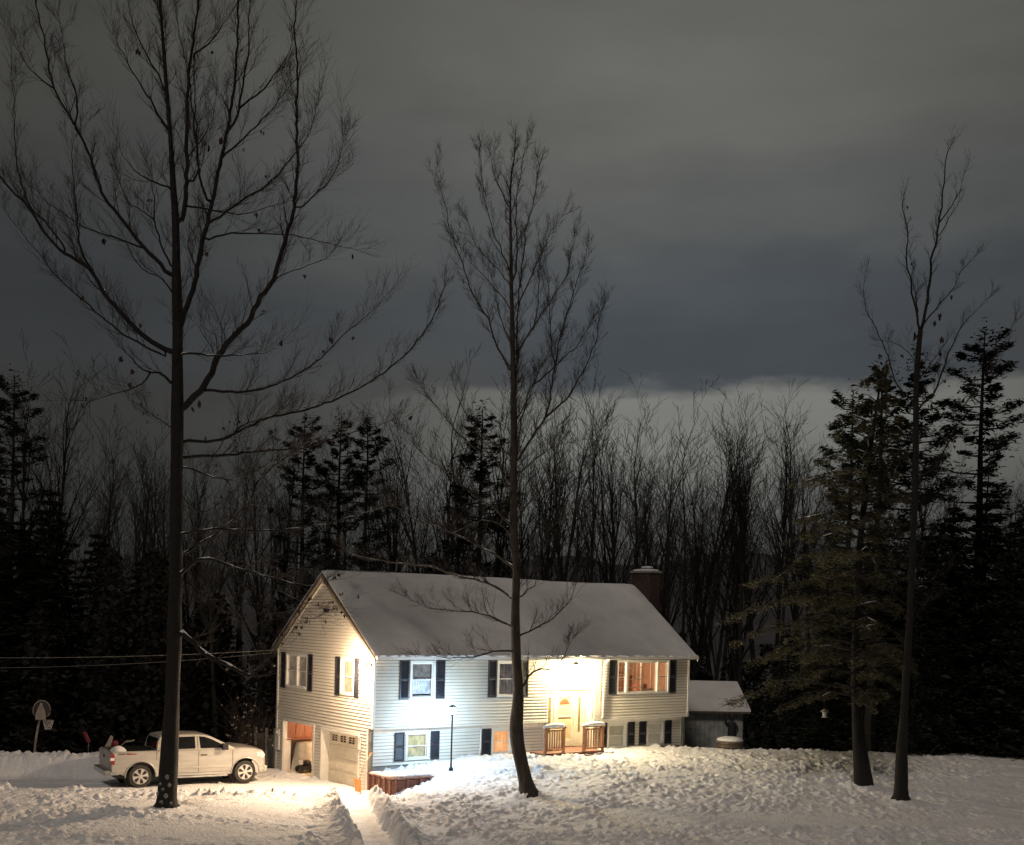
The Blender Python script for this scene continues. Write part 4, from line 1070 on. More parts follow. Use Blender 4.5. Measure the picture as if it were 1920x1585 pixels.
# ------------------------------------------------------------------ pickup truck
def truck():
    A = on_ground(262, 1476); B = on_ground(458, 1467)
    B = A + (B - A); d = B - A; wb = float(np.hypot(d[0], d[1])); yaw = math.atan2(d[1], d[0])
    zt = (A[2] + B[2]) / 2 - .03
    hw_ = .98
    # near side (right-hand side of the truck) is local -y: wheel contact patch lies there
    nrm = np.array([-math.sin(yaw), math.cos(yaw), 0])
    O = A + nrm * (hw_ - .10)
    t = thing('pickup_truck', (O[0], O[1], zt), yaw, 'pale silver crew cab pickup truck parked on the snowy driveway', 'truck')
    print('truck wheelbase', wb)
    R = .44; fx = wb; 
    XR, XF = -1.10, fx + .88
    def arch(cx, r, a0=180, a1=0, n=12):
        return [(cx + r * math.cos(rad(a0 + (a1 - a0) * i / n)), R + r * math.sin(rad(a0 + (a1 - a0) * i / n)) * 1.0) for i in range(n + 1)]
    ra = .57
    prof = [(XR, .66), (XR, 1.36), (XR + .03, 1.40), (.55, 1.40), (.58, 1.385), (fx - .50, 1.40), (fx - .1, 1.42), (fx + .42, 1.36), (XF - .14, 1.27), (XF - .03, 1.13), (XF, .62), (XF - .06, .42), (fx + ra + .02, .40)]
    prof += [(p[0], p[1]) for p in arch(fx, ra, 0, 180)]
    prof += [(fx - ra - .02, .40), (ra + .02, .42)] + arch(0, ra, 0, 180) + [(-ra - .04, .50)]
    # body shell with gently tucked sides: three slices across the width
    m = MB(); n = len(prof)
    ys = [(-hw_, -.0), (-hw_ + .06, .0), (hw_ - .06, .0), (hw_, 0)]
    def shrink(p, k): # pull the outermost ring in a little, for rounded shoulders
        cx = (XR + XF) / 2; x, z = p
        return (x, z)
    rings = []
    for y, q in ((-hw_ + .05, .03), (-hw_, 0.0)):
        rings.append([(p[0] + (-.03 if p[0] > fx + .5 else (.0)) * (q > 0) , y, p[1]) for p in prof])
    def ring(y, dz, dx):
        out = []
        for (x, z) in prof:
            zz = z - dz if z > 1.2 else z
            xx = x - dx if x > fx + .4 else (x + dx * .3 if x < XR + .1 else x)
            out.append((xx, y, zz))
        return out
    RS = [ring(-hw_ + .0, .07, .10), ring(-hw_ - .012, .10, .12)]
    seq = [(-hw_ + .02, .06, .16), (-hw_ + .0, .10, .18)]
    rr = [ring(-hw_, .05, .16), ring(-hw_ + .06, .008, .07), ring(-hw_ + .2, 0, .02), ring(0, -.02, 0), ring(hw_ - .2, 0, .02), ring(hw_ - .06, .008, .07), ring(hw_, .05, .16)]
    o = 0
    for r_ in rr: m.v.extend(r_)
    for k in range(len(rr) - 1):
        for i in range(n):
            j = (i + 1) % n
            # leave the bed open on top and the wheel housings open underneath
            mid = ((prof[i][0] + prof[j][0]) / 2, (prof[i][1] + prof[j][1]) / 2)
            if mid[1] > 1.38 and XR < mid[0] < .55 and 0 < k < 5: continue
            m.f.append((k * n + i, (k + 1) * n + i, (k + 1) * n + j, k * n + j)); m.m.append(0)
    m.f.append(tuple(range(n))); m.m.append(0)
    m.f.append(tuple(range((len(rr) - 1) * n, len(rr) * n))[::-1]); m.m.append(0)
    body = m.build('body', M['paint'], t)
    m = MB(); m.box(XR + .08, .52, -hw_ + .1, hw_ - .1, .80, .84); m.box(XR + .06, XR + .08, -hw_ + .1, hw_ - .1, .8, 1.36); m.box(.52, .54, -hw_ + .1, hw_ - .1, .8, 1.36)
    m.box(XR + .08, .52, -hw_ + .08, -hw_ + .1, .8, 1.37); m.box(XR + .08, .52, hw_ - .1, hw_ - .08, .8, 1.37)
    bed = m.build('bed_liner', M['rubber'], t)
    m = MB(); m.lathe([(.32, 1.1), (.32, 1.32), (.22, 1.43), (.08, 1.50), (.02, 1.51)], (-.62, .0, 0), n=14); m.build('snow_heap', M['snow'], t, smooth=True)
    # cab
    xb, xf = .60, fx - .55
    BL, TP = 1.385, 1.95
    def cabpt(x, z, s_):
        q = (z - BL) / (TP - BL); return (x, s_ * (hw_ - .04 - .17 * q), z)
    cab = [(xb, BL), (xb + .05, 1.70), (xb + .16, 1.89), (xb + .45, 1.94), (xb + 1.3, 1.95), (xf - 1.05, 1.92), (xf - .82, 1.86), (xf + .12, 1.40), (xf + .1, BL - .02)]
    m = MB(); k = len(cab)
    sec = []
    for s_, ins in ((-1, 0), (-.55, -1), (.55, -1), (1, 0)):
        for (x, z) in cab:
            p = cabpt(x, z, -1 if s_ < 0 else 1)
            if ins: m.v.append((p[0], p[1] * .62, p[2] + (.025 if z > 1.8 else 0)))
            else: m.v.append(p)
    for q in range(3):
        for i in range(k - 1): m.f.append((q * k + i, (q + 1) * k + i, (q + 1) * k + i + 1, q * k + i + 1)); m.m.append(0)
    m.f.append(tuple(range(k))); m.m.append(0); m.f.append(tuple(range(3 * k, 4 * k))[::-1]); m.m.append(0)
    m.build('cab', M['paint'], t)
    def side_poly(name, pts, mt, s_=-1, off=.008, par=t, th=.01):
        mm = MB()
        f0 = lambda x, z: (cabpt(x, z, s_)[0], cabpt(x, z, s_)[1] + s_ * off, z)
        f1 = lambda x, z: (cabpt(x, z, s_)[0], cabpt(x, z, s_)[1] + s_ * (off - th - .004), z)
        mm.prism(pts, f0, f1); return mm.build(name, mt, par)
    for s_ in (-1, 1):
        side_poly('side_window', [(xb + .50, 1.42), (xb + .50, 1.74), (xb + .58, 1.86), (xb + 1.46, 1.87), (xb + 1.46, 1.42)], M['autoglass'], s_)
        side_poly('side_window', [(xb + 1.66, 1.42), (xb + 1.62, 1.87), (xf - 1.02, 1.84), (xf - .80, 1.76), (xf - .26, 1.49), (xf - .20, 1.42)], M['autoglass'], s_)
        side_poly('door_seam', [(xb + 1.55, 1.40), (xb + 1.54, 1.88), (xb + 1.565, 1.88), (xb + 1.57, 1.40)], M['black'], s_, .003)
        m = MB()
        for xs in (xb - .03, xb + 1.57, xf + .02): m.box(xs, xs + .016, s_ * (hw_ + .004), s_ * (hw_ - .01), .52 if xs > 1 else 1.03, 1.345)
        m.box(xb + .10, xf + .02, s_ * (hw_ + .004), s_ * (hw_ - .01), .505, .518)
        build_each(m, 'door_seam', M['black'], t)
        m = MB(); m.box(xb + 1.66, xb + 1.90, s_ * (hw_ + .03), s_ * (hw_ + .001), 1.15, 1.19); m.box(xb + .16, xb + .38, s_ * (hw_ + .03), s_ * (hw_ + .001), 1.15, 1.19); build_each(m, 'door_handle', M['black'], t, bevel=.008)
        m = MB(); m.box(xb + .12, xf - .05, s_ * (hw_ + .022), s_ * (hw_ - .01), .66, .74); m.build('side_moulding', M['paint'], t, bevel=.01)
        m = MB(); m.box(ra + .15, fx - ra - .15, s_ * (hw_ + .06), s_ * (hw_ - .15), .33, .40); m.build('running_board', M['chrome'], t, bevel=.01)
        m = MB(); m.box(xf - .44, xf - .22, s_ * (hw_ + .24), s_ * (hw_ + .04), 1.36, 1.60); m.tube([(xf - .30, s_ * (hw_ - .05), 1.38), (xf - .32, s_ * (hw_ + .1), 1.42)], .03, 6); m.build('mirror', M['black'], t, bevel=.03)
        # arch lips
        for cx in (0, fx):
            pts = [(cx + (ra - .0) * math.cos(a), s_ * (hw_ + .006), R + (ra - .0) * math.sin(a)) for a in np.linspace(-.05, math.pi + .05, 18)]
            m = MB(); m.tube(pts, .028, 5); m.build('wheel_arch', M['paint'], t, smooth=True)
            m = MB(); m.lathe([(ra - .01, 0), (ra - .008, .03)], (cx, (-hw_ + .36) if s_ < 0 else hw_ - .39, R), axis='y', n=26); m.build('wheel_well', M['black'], t)
        # tail lamp wraps the corner
        m = MB(); m.prism([(XR - .012, .96), (XR + .13, .90), (XR + .17, 1.12), (XR + .11, 1.33), (XR - .012, 1.34)], lambda a, b: (a, s_ * (hw_ - .14), b), lambda a, b: (a, s_ * (hw_ + .006), b))
        tl = m.build('tail_light', M['redlens'], t, bevel=.01)
        m = MB(); m.prism([(XR - .016, 1.07), (XR + .14, 1.07), (XR + .14, 1.17), (XR - .016, 1.17)], lambda a, b: (a, s_ * (hw_ - .10), b), lambda a, b: (a, s_ * (hw_ + .010), b)); m.build('reverse_lens', M['whitelens'], tl)
        m = MB(); m.prism([(XF - .44, 1.06), (XF - .13, .96), (XF - .10, 1.12), (XF - .20, 1.22), (XF - .42, 1.22)], lambda a, b: (a, s_ * (hw_ - .25), b), lambda a, b: (a, s_ * (hw_ + .003), b)); m.build('headlight', M['whitelens'], t, bevel=.02)
    # windscreen and rear screen
    m = MB(); m.prism([(xf - .80, 1.84), (xf + .10, 1.41), (xf + .12, 1.425), (xf - .78, 1.865)], lambda a, b: (a, -.66, b + .005), lambda a, b: (a, .66, b + .005)); m.build('windscreen', M['autoglass'], t)
    m = MB(); m.prism([(xb - .012, 1.42), (xb + .030, 1.70), (xb + .12, 1.83), (xb + .13, 1.82), (xb + .04, 1.70), (xb + .0, 1.42)], lambda a, b: (a, -.70, b), lambda a, b: (a, .70, b)); m.build('rear_window', M['autoglass'], t)
    # tailgate, bumpers
    m = MB(); m.box(XR - .02, XR - .001, -hw_ + .15, hw_ - .15, .72, 1.38); m.box(XR - .032, XR - .021, -.55, .55, .86, 1.22); tg = m.build('tailgate', mat('tailgate_shaded_paint', (.30, .29, .27), .4, noise=2.5, col2=(.34, .33, .31)), t, bevel=.008)  # tailgate's shade put into a darker copy of the truck paint
    m = MB(); m.box(XR - .045, XR - .033, -.12, .12, 1.10, 1.20); m.build('handle', M['black'], tg)
    m = MB(); m.box(XR - .20, XR + .02, -hw_ + .06, hw_ - .06, .52, .72); m.box(XR - .02, XR + .32, -hw_ + .02, -hw_ + .12, .52, .68); m.box(XR - .02, XR + .32, hw_ - .12, hw_ - .02, .52, .68); m.build('rear_bumper', M['chrome'], t, bevel=.025)
    m = MB(); m.box(XF - .14, XF + .04, -hw_ + .08, hw_ - .08, .42, .66); m.build('front_bumper', M['paint'], t, bevel=.04)
    m = MB(); m.box(XF - .06, XF + .012, -.62, .62, .70, 1.14); m.build('grille', M['black'], t, bevel=.02)
    # sticker on the bed side: a grey and a red slanted bar
    m = MB(); m.cur = 0
    s_ = -1; y = s_ * (hw_ + .004)
    m.quad((XR + .22, y, 1.27), (XR + .50, y, 1.27), (XR + .56, y, 1.33), (XR + .28, y, 1.33)); m.cur = 1
    m.quad((XR + .54, y, 1.27), (XR + .92, y, 1.27), (XR + .96, y, 1.30), (XR + .58, y, 1.33))
    m.build('side_sticker', [M['decal'], M['redlens']], t)
    # underbody
    m = MB(); m.box(XR + .3, XF - .5, -.62, .62, .34, .62); m.tube([(0, -.8, R), (0, .8, R)], .07, 8); m.tube([(fx, -.8, R), (fx, .8, R)], .07, 8); m.build('chassis', M['black'], t)
    # wheels
    proto = None
    for cx in (0, fx):
        for s_ in (-1, 1):
            m = MB(); m.lathe([(.29, -.13), (.40, -.13), (.435, -.10), (.44, -.05), (.44, .05), (.435, .10), (.40, .13), (.29, .13)], axis='y', n=32); w = m.build('wheel', M['rubber'], t, smooth=False, loc=(cx, s_ * (hw_ - .16), R))
            if s_ > 0: w.rotation_euler = (0, 0, math.pi)
            m = MB(); m.lathe([(.10, -.06), (.285, -.08), (.288, -.128), (.270, -.132)], axis='y', n=32); m.build('rim_dish', M['black'], w)
            m = MB()
            for k in range(6):
                a = k * math.pi / 3 + .2; ca, sa = math.cos(a), math.sin(a)
                def f(r_, w_, dy): return (ca * r_ - sa * w_, dy, sa * r_ + ca * w_)
                for (r0, r1, w0, w1) in ((.05, .17, .030, .035), (.17, .285, .035, .085)):
                    vs_ = [f(r0, -w0, -.150), f(r0, w0, -.150), f(r1, w1, -.142), f(r1, -w1, -.142), f(r0, -w0, -.10), f(r0, w0, -.10), f(r1, w1, -.09), f(r1, -w1, -.09)]
                    m.add(vs_, [(0, 1, 2, 3), (4, 7, 6, 5), (0, 4, 5, 1), (1, 5, 6, 2), (2, 6, 7, 3), (3, 7, 4, 0)])
                vs_ = [f(.17, -.014, -.1525), f(.17, .014, -.1525), f(.255, .042, -.1455), f(.255, -.042, -.1455)]
            m.lathe([(.01, -.158), (.055, -.155), (.06, -.12)], axis='y', n=14)
            m.tube([(.283 * math.cos(q), -.138, .283 * math.sin(q)) for q in np.linspace(0, 2 * math.pi, 33)], .012, 5)
            m.build('spokes', M['alloy'], w)
truck()
# ------------------------------------------------------------------ trees
class Limbs:
    """collects limbs drawn as pixel polylines at a real distance, then grows twigs along them"""
    def __init__(s, base, seed, wscale):
        s.P = base; s.Y = base[1]; s.rng = random.Random(seed); s.pts = []; s.lines = []; s.k = wscale
        s.ppm = F_PX / base[1]
    def line(s, txt, w0=None, w1=.5, depth=None, root=False):
        q = [tuple(map(float, t.split(','))) for t in txt.split()]
        if root or not s.pts: Y0, r0 = s.Y, None
        else:
            best = min(s.pts, key=lambda p: (p[0] - q[0][0]) ** 2 + (p[1] - 5 - q[0][1]) ** 2)
            Y0, r0 = best[2], best[3]
            if math.hypot(best[0] - q[0][0], best[1] - q[0][1]) > 2.5: q = [(best[0], best[1])] + q
        rs0 = (w0 * .88 / 2 / s.ppm) if w0 else r0 * .62
        k = s.rng.uniform(-.75, .75) if depth is None else depth
        # smooth resample
        out = []; L = [0]
        for a, b in zip(q[:-1], q[1:]): L.append(L[-1] + math.hypot(b[0] - a[0], b[1] - a[1]))
        n = max(3, int(L[-1] / 14))
        def cr(i, t):
            p0, p1, p2, p3 = q[max(i - 1, 0)], q[i], q[i + 1], q[min(i + 2, len(q) - 1)]
            return [.5 * (2 * p1[c] + (p2[c] - p0[c]) * t + (2 * p0[c] - 5 * p1[c] + 4 * p2[c] - p3[c]) * t * t + (3 * p1[c] - p0[c] - 3 * p2[c] + p3[c]) * t ** 3) for c in (0, 1)]
        for j in range(n + 1):
            l = L[-1] * j / n; i = 0
            while i < len(L) - 2 and L[i + 1] < l: i += 1
            t = (l - L[i]) / max(L[i + 1] - L[i], 1e-6); u, v = cr(i, t)
            hd = abs(u - q[0][0]) / s.ppm; Y = Y0 + (0 if root else k * hd)
            r = rs0 + (max(w1 / 2 / s.ppm, .006) - rs0) * (j / n) ** .85
            if not root: u += s.rng.uniform(-1.8, 1.8); v += s.rng.uniform(-1.8, 1.8)
            out.append((at(u, v, Y), r)); s.pts.append((u, v, Y, r))
        s.lines.append(out); return out
def twig(m, rng, p, d, L, r, lvl, up=.25, n3=3, dens=1.0, leaf=None):
    """a curving shoot with side shoots"""
    n = 4 if lvl else 3
    pts = [p]; rs_ = [r]; q = np.array(p, float); d = np.array(d, float)
    for i in range(n):
        d = d + np.array([rng.gauss(0, .13), rng.gauss(0, .13), rng.gauss(0, .10) + up * .42]); d /= np.linalg.norm(d)
        q = q + d * L / n; pts.append(q.copy()); rs_.append(max(r * (1 - .75 * (i + 1) / n), .003))
        if lvl > 0:
            for c in range(1 if rng.random() < .75 * dens else 0) if i else (): pass
            kids = 2 if (rng.random() < .55 * dens) else 1
            for c in range(kids):
                if rng.random() > .85 * dens + .1: continue
                a = np.array([rng.gauss(0, 1), rng.gauss(0, 1), rng.gauss(0, .5)]); a -= d * (a @ d); a /= (np.linalg.norm(a) + 1e-9)
                dd = d * .84 + a * .50; dd /= np.linalg.norm(dd)
                twig(m, rng, q.copy(), dd, L * rng.uniform(.40, .68), rs_[-1] * .72, lvl - 1, up, n3, dens, leaf)
    m.tube(pts, rs_, n3, cap=False)
    if leaf is not None: leaf.append(pts[-1])
def leaf_blob(m, rng, p, s=.09):
    """a few curled dead leaves hanging together"""
    for k in range(rng.randint(2, 4)):
        c = np.array(p) + np.array([rng.gauss(0, .03), rng.gauss(0, .03), -s * rng.uniform(.5, 1.3)])
        a = rng.uniform(0, 6.28); ax = np.array([math.cos(a), math.sin(a), rng.uniform(-.3, .3)]); b = np.array([rng.uniform(-.4, .4), rng.uniform(-.4, .4), -1.0])
        b /= np.linalg.norm(b); w = s * rng.uniform(.4, .6); h = s * rng.uniform(.8, 1.3); nn = np.cross(ax, b)
        m.add([c - b * h, c + ax * w + nn * .02, c + b * h, c - ax * w + nn * .03, c + nn * s * .4], [(0, 1, 4), (1, 2, 4), (2, 3, 4), (3, 0, 4)])
def rough_trunk(m, n, pts, seed):
    """ridged bark, swellings and root lobes on a tube of n sides"""
    for i in range(len(pts)):
        c = pts[i]; z = max(c[2], 0)
        for k in range(n):
            j = i * n + k
            if j >= len(m.v): return
            f = 1 + .07 * (float(vnoise(np.array([k * .9 + 3.0]), np.array([z * 1.1]), seed)[0]) - .5) * 2 + .05 * math.sin(z * 1.7 + seed)
            f *= 1 + .30 * math.exp(-z / .22) * (.7 + .3 * math.cos(5 * 2 * math.pi * k / n + seed))
            v = m.v[j]; m.v[j] = tuple(c[a] + (v[a] - c[a]) * (f if a < 2 else 1) for a in range(3))
def hero(name, base, label, trunk, limbs, twL, seed, leaves=(), tw_from=0, depth_tr=None, snow_idx=(), leafrate=0, tw_dens=1.0, grp=None, twmin=.10, bark='bark', clots=(), tip=.8):
    rng = random.Random(seed)
    T = Limbs(base, seed, 1); tr = T.line(trunk[0], trunk[1], trunk[2], root=True)
    root = thing(name, tuple(base), 0, label, 'tree', grp)
    inv = np.array(base)
    m = MB()
    pts = [p - inv for p, r in tr]; rs_ = [r for p, r in tr]
    W = trunk[3] if len(trunk) > 3 else None
    if W:   # widths (px) at given rows
        vs_, ws = zip(*W)
        for i, (p, r) in enumerate(tr):
            v = pix(p)[1]; rs_[i] = float(np.interp(-v, [-a for a in vs_], ws)) / 2 / T.ppm
        for j in range(len(T.pts)):
            T.pts[j] = (*T.pts[j][:3], rs_[j])
    # root flare below the snow
    pts = [pts[0] + np.array([0, 0, -.5])] + pts; rs_ = [rs_[0] * 1.5] + [rs_[0] * 1.18] + rs_[1:]
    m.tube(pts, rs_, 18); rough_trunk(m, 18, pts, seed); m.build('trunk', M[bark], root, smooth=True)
    if bark == 'bark' and clots:
        for (u, v, s_) in clots:
            c = at(u, v, base[1]) - inv; rr = float(np.interp(c[2], [p[2] for p in pts], rs_)); q = MB()
            c = c + np.array([0, -math.sqrt(max(rr ** 2 - (c[0] - np.interp(c[2], [p[2] for p in pts], [p[0] for p in pts])) ** 2, .0004)) * 1.02, 0])
            s_ = s_ * .8
            q.lathe([(.15 * s_, -s_), (.8 * s_, -.6 * s_), (s_, 0), (.7 * s_, .7 * s_), (.1 * s_, s_)], c, n=8)
            q.v = [(x + rng.gauss(0, .12) * s_, c[1] + (y - c[1]) * .35, z + rng.gauss(0, .15) * s_) for x, y, z in q.v]
            q.build('snow_patch', M['dimsnow'], root, smooth=True)
    for a in limbs: T.line(*(a if isinstance(a, tuple) else (a,)))
    m = MB(); tips = []
    for ln in T.lines[1:]: m.tube([p - inv for p, r in ln], [r for p, r in ln], 6)
    m.build('branches', M[bark], root, smooth=True)
    m = MB()
    for li, ln in enumerate(T.lines):
        P = [p for p, r in ln]; acc = 0; start = .12 if li else tw_from
        tot = sum(np.linalg.norm(b - a) for a, b in zip(P[:-1], P[1:])); run = 0; nxt = tot * start
        for i in range(len(P) - 1):
            seg = np.linalg.norm(P[i + 1] - P[i]); run += seg
            while run > nxt and nxt < tot:
                q = nxt / tot; p = P[i + 1]; r = ln[i + 1][1]; d = (P[i + 1] - P[i]) / (seg + 1e-9)
                a = np.array([rng.gauss(0, 1), rng.gauss(0, .8), rng.gauss(0, .5)]); a -= d * (a @ d); a /= np.linalg.norm(a)
                dd = d * .80 + a * .52 + np.array([0, 0, .25]); dd /= np.linalg.norm(dd)
                twig(m, rng, p - inv, dd, twL * rng.uniform(.55, 1.25) * (1.0 - .35 * q), min(max(r * .42, .006), .018), 2 if rng.random() < .6 else 1, .28, 3, tw_dens, tips)
                nxt += twmin * twL * rng.uniform(1.2, 2.6)
        if li:
            d = P[-1] - P[-2]; d /= np.linalg.norm(d)
            for k in range(3): twig(m, rng, P[-1] - inv, d + np.array([rng.gauss(0, .25), rng.gauss(0, .25), .1]), twL * tip * rng.uniform(.9, 1.6), min(ln[-1][1], .008), 1, .2, 3, tw_dens, tips)
    m.build('twigs', M['twig'], root)
    if leaves or leafrate:
        m = MB()
        for (u, v, s) in leaves:
            b = min(T.pts, key=lambda p: (p[0] - u) ** 2 + (p[1] - v) ** 2)
            leaf_blob(m, rng, at(b[0] + (u - b[0]) * min(1, 9 / (abs(u - b[0]) + .1)), b[1] + (v - b[1]) * min(1, 9 / (abs(v - b[1]) + .1)), b[2]) - inv, s * .8)
        for p in tips:
            if rng.random() < leafrate and p[2] < 13: leaf_blob(m, rng, p, .055)
        m.build('dead_leaves', M['deadleaf'], root)
    if snow_idx:
        m = MB()
        for i, lm in enumerate(limbs):
            if (lm[0] if isinstance(lm, tuple) else lm).split()[0] not in snow_idx: continue
            ln = T.lines[i + 1]
            pp = [p - inv + np.array([0, 0, r * .55]) for p, r in ln]; m.tube(pp, [max(.007, r * .80 * (.7 + .3 * math.sin(j * 1.7))) for j, (p, r) in enumerate(ln)], 6)
        m.build('snow', M['snow'], root, smooth=True)
    return T
BL_, BC_, BR1, BR2 = TREE_BASES
left_limbs = [
 ("342,411 349,353 351,265 351,177 358,110 367,44 373,0 378,-60", 11, 3, 0.0),
 ("345,765 371,737 392,709 412,665 440,630 468,600 486,561 512,525 530,468 548,406 557,331 557,221 557,124 552,60 556,-20", 15, 2),
 ("565,389 590,365 614,345 636,300 643,256", 4),
 ("335,618 362,543 375,477 389,420 398,375 411,318 424,252 435,190 442,124 446,44 447,-30", 12, 3),
 ("424,252 446,212 457,146 466,88 468,0 470,-50", 6), ("450,199 490,172 521,132 545,95 552,66", 5), ("417,296 459,256 508,207 548,155", 5),
 ("400,415 442,384 499,349 543,300 579,252 596,190", 6), ("389,450 420,439 486,437 548,442 610,455 663,466", 5), ("512,525 552,508 618,481", 3),
 ("353,389 398,393 442,402 477,398 530,380", 5), ("345,662 380,665 442,667 499,662 519,649", 6), ("393,700 400,660 372,610 420,640", 2.5),
 ("318,658 283,640 239,601 194,548 172,508 124,477 88,442 53,389 26,362 0,331 -30,290", 13, 3),
 ("172,508 152,468 144,406 137,331 135,274 150,238", 6), ("124,470 88,420 60,390 40,344 29,274 27,203 20,132", 5),
 ("309,668 247,636 190,596 155,561 119,530 66,468 9,398", 6),
 ("322,517 274,468 230,415 194,367 177,318 152,256 119,199 97,150 84,80 66,0 60,-40", 10, 2), ("141,246 143,186 124,115 110,22", 5), ("97,165 53,128 31,80", 4),
 ("274,468 221,448 155,424 102,389 57,358", 5), ("322,499 296,442 287,411 239,375 212,305", 5), ("287,411 289,375 283,330", 4),
 ("318,353 283,340 247,314 225,283", 5), ("316,247 283,190 247,132 212,66", 6), ("318,212 300,146 274,102 247,35 240,-30", 6), ("312,140 305,66 300,0 298,-50", 6),
 ("371,327 367,221 364,150 368,90", 5), ("389,375 375,327 362,212 350,120 336,60 327,0", 6), ("362,106 397,75 433,22", 5), ("362,543 366,500 352,455 372,420", 4),
 ("351,300 380,260 398,225 405,180", 4), ("330,560 300,520 262,500 232,440", 4),
 ("390,731 444,735 505,725 561,701 602,673 640,632 690,590 725,552", 7), ("345,828 404,826 440,814 497,786 565,770 640,745 720,700 790,630 835,540", 8, 2), ("440,812 464,794 520,776", 5),
 ("343,858 363,856 428,854 485,846 565,842 640,818 700,800 760,780", 9), ("347,875 371,885 416,899 452,897 497,875 533,858", 5),
 ("341,1038 388,1012 428,984 464,943 489,899 525,866 577,830 640,806", 8), ("347,1000 404,992 485,994 565,990 640,975 720,950", 6),
 ("343,1072 363,1054 396,1048 444,1064 485,1078 537,1091 585,1099 602,1092", 9), ("343,1190 363,1206 388,1230 430,1250 470,1268", 14, 7, -.2),
 ("319,717 299,701 275,697 250,677 228,648", 7), ("279,709 242,733 214,739 165,752", 4), ("343,822 315,798 283,774 242,749", 3),
 ("485,1078 510,1100 545,1120 590,1135", 4), ("388,1230 398,1206 380,1160 372,1130", 4), ("347,1090 400,1130 440,1150 500,1150", 4), ("470,1262 500,1240 520,1205", 3),
 ("340,930 380,960 430,930 470,880", 3), ("588,1098 560,1150 585,1160", 2),
]
Lleaf = [(390, 275, .12), (404, 257, .16), (383, 262, .10), (492, 256, .10), (476, 290, .09), (506, 286, .08), (490, 318, .07), (398, 472, .12), (195, 446, .15), (272, 372, .09), (263, 597, .14), (155, 556, .10),
 (662, 516, .12), (611, 628, .14), (768, 780, .13), (675, 650, .08), (212, 692, .12), (248, 702, .14), (240, 712, .12), (159, 712, .10), (265, 755, .09), (380, 755, .16), (390, 770, .13), (375, 775, .10), (386, 798, .09), (443, 778, .09),
 (477, 400, .10), (486, 424, .10), (455, 413, .07), (262, 92, .14), (400, 102, .10), (538, 610, .12), (574, 774, .15), (574, 790, .12), (435, 1160, .10), (425, 1170, .11), (395, 1195, .10), (455, 1160, .08), (607, 655, .11), (477, 688, .08),
 (612, 1130, .07), (450, 1150, .08), (283, 1188, .14), (300, 1200, .10), (407, 1010, .1), (384, 992, .08), (360, 1030, .07), (585, 575, .1), (510, 590, .08), (535, 605, .1)]
hero('maple_tree', BL_, 'big bare leafless tree in front at left, its thick trunk crossing the pickup truck',
     ("312,1515 318,1400 325,1250 329,1100 331,950 332,800 333,680 333,600 331,530 329,411 325,353 320,265 316,212 308,110 300,0 296,-60", 38, 6,
      [(1515, 41), (1490, 36), (1400, 31), (1250, 27), (1100, 25), (900, 24), (700, 22), (620, 20), (530, 17), (411, 14), (300, 9), (100, 6), (-60, 4)]),
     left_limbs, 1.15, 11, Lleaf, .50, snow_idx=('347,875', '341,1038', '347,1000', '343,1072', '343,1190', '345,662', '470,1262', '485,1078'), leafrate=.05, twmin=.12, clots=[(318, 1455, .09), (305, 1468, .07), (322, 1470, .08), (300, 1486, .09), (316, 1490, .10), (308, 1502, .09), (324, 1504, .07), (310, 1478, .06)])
center_limbs = [
 ("963,905 972,568 976,540 979,495 986,426 995,394 1007,349 1010,300", 6, 1.5, .3), ("965,523 969,460 967,408 971,356 978,315 986,270", 4),
 ("957,700 939,661 926,634 915,599 901,578 880,537 867,495 853,457 842,422 837,387 823,349 818,318", 5), ("957,512 939,467 922,422 908,373 901,304 898,280", 3.5),
 ("957,537 936,509 908,478 891,457 880,420", 3), ("957,582 939,554 908,519 880,491 862,460", 3), ("955,387 939,356 926,328 920,290", 3),
 ("974,568 995,519 1019,464 1037,429 1057,398", 4), ("969,661 995,623 1016,589 1047,540 1064,512 1071,471 1076,440", 4.5), ("969,857 975,800 988,748 1012,693 1033,655 1047,630", 5),
 ("971,862 1000,817 1020,787 1031,748 1040,686 1050,634 1061,592 1075,554 1089,505 1101,471", 6), ("1040,686 1033,641 1030,599 1028,533 1025,490", 4),
 ("1020,787 1045,762 1064,745 1092,696 1116,644 1123,602 1134,571", 5), ("1005,720 1050,679 1085,644 1112,602", 4), ("968,790 985,760 993,743 1012,693", 4),
 ("950,913 933,867 913,857 860,813 827,773 800,740 787,720", 5), ("953,850 935,835 907,820 870,770 855,730", 4), ("953,980 927,953 887,927 840,887 800,860 775,830 750,807", 5),
 ("955,1057 890,1020 833,993 767,967 707,920", 7), ("970,980 993,940 1033,890 1043,853", 5), ("973,890 1000,863 1030,843 1065,830", 4),
 ("959,1175 931,1160 899,1149 860,1145 800,1138 760,1120", 6), ("961,1124 928,1100 890,1086 860,1080 800,1062 720,1053 650,1035", 7), ("976,1192 1008,1175 1038,1160 1068,1130 1080,1100", 5),
 ("976,1118 990,1104 1003,1100 1005,1086", 5), ("983,1284 993,1264 1014,1255 1041,1255 1056,1231 1074,1201", 6), ("956,1219 925,1222 899,1231 860,1235 780,1228", 5),
 ("960,1010 938,985 910,975 880,985 850,1000", 4), ("957,640 940,600 930,560 925,520", 3), ("1000,623 1010,560 1012,500 1020,450", 3), ("970,1060 1000,1030 1040,985 1070,960", 4),
]
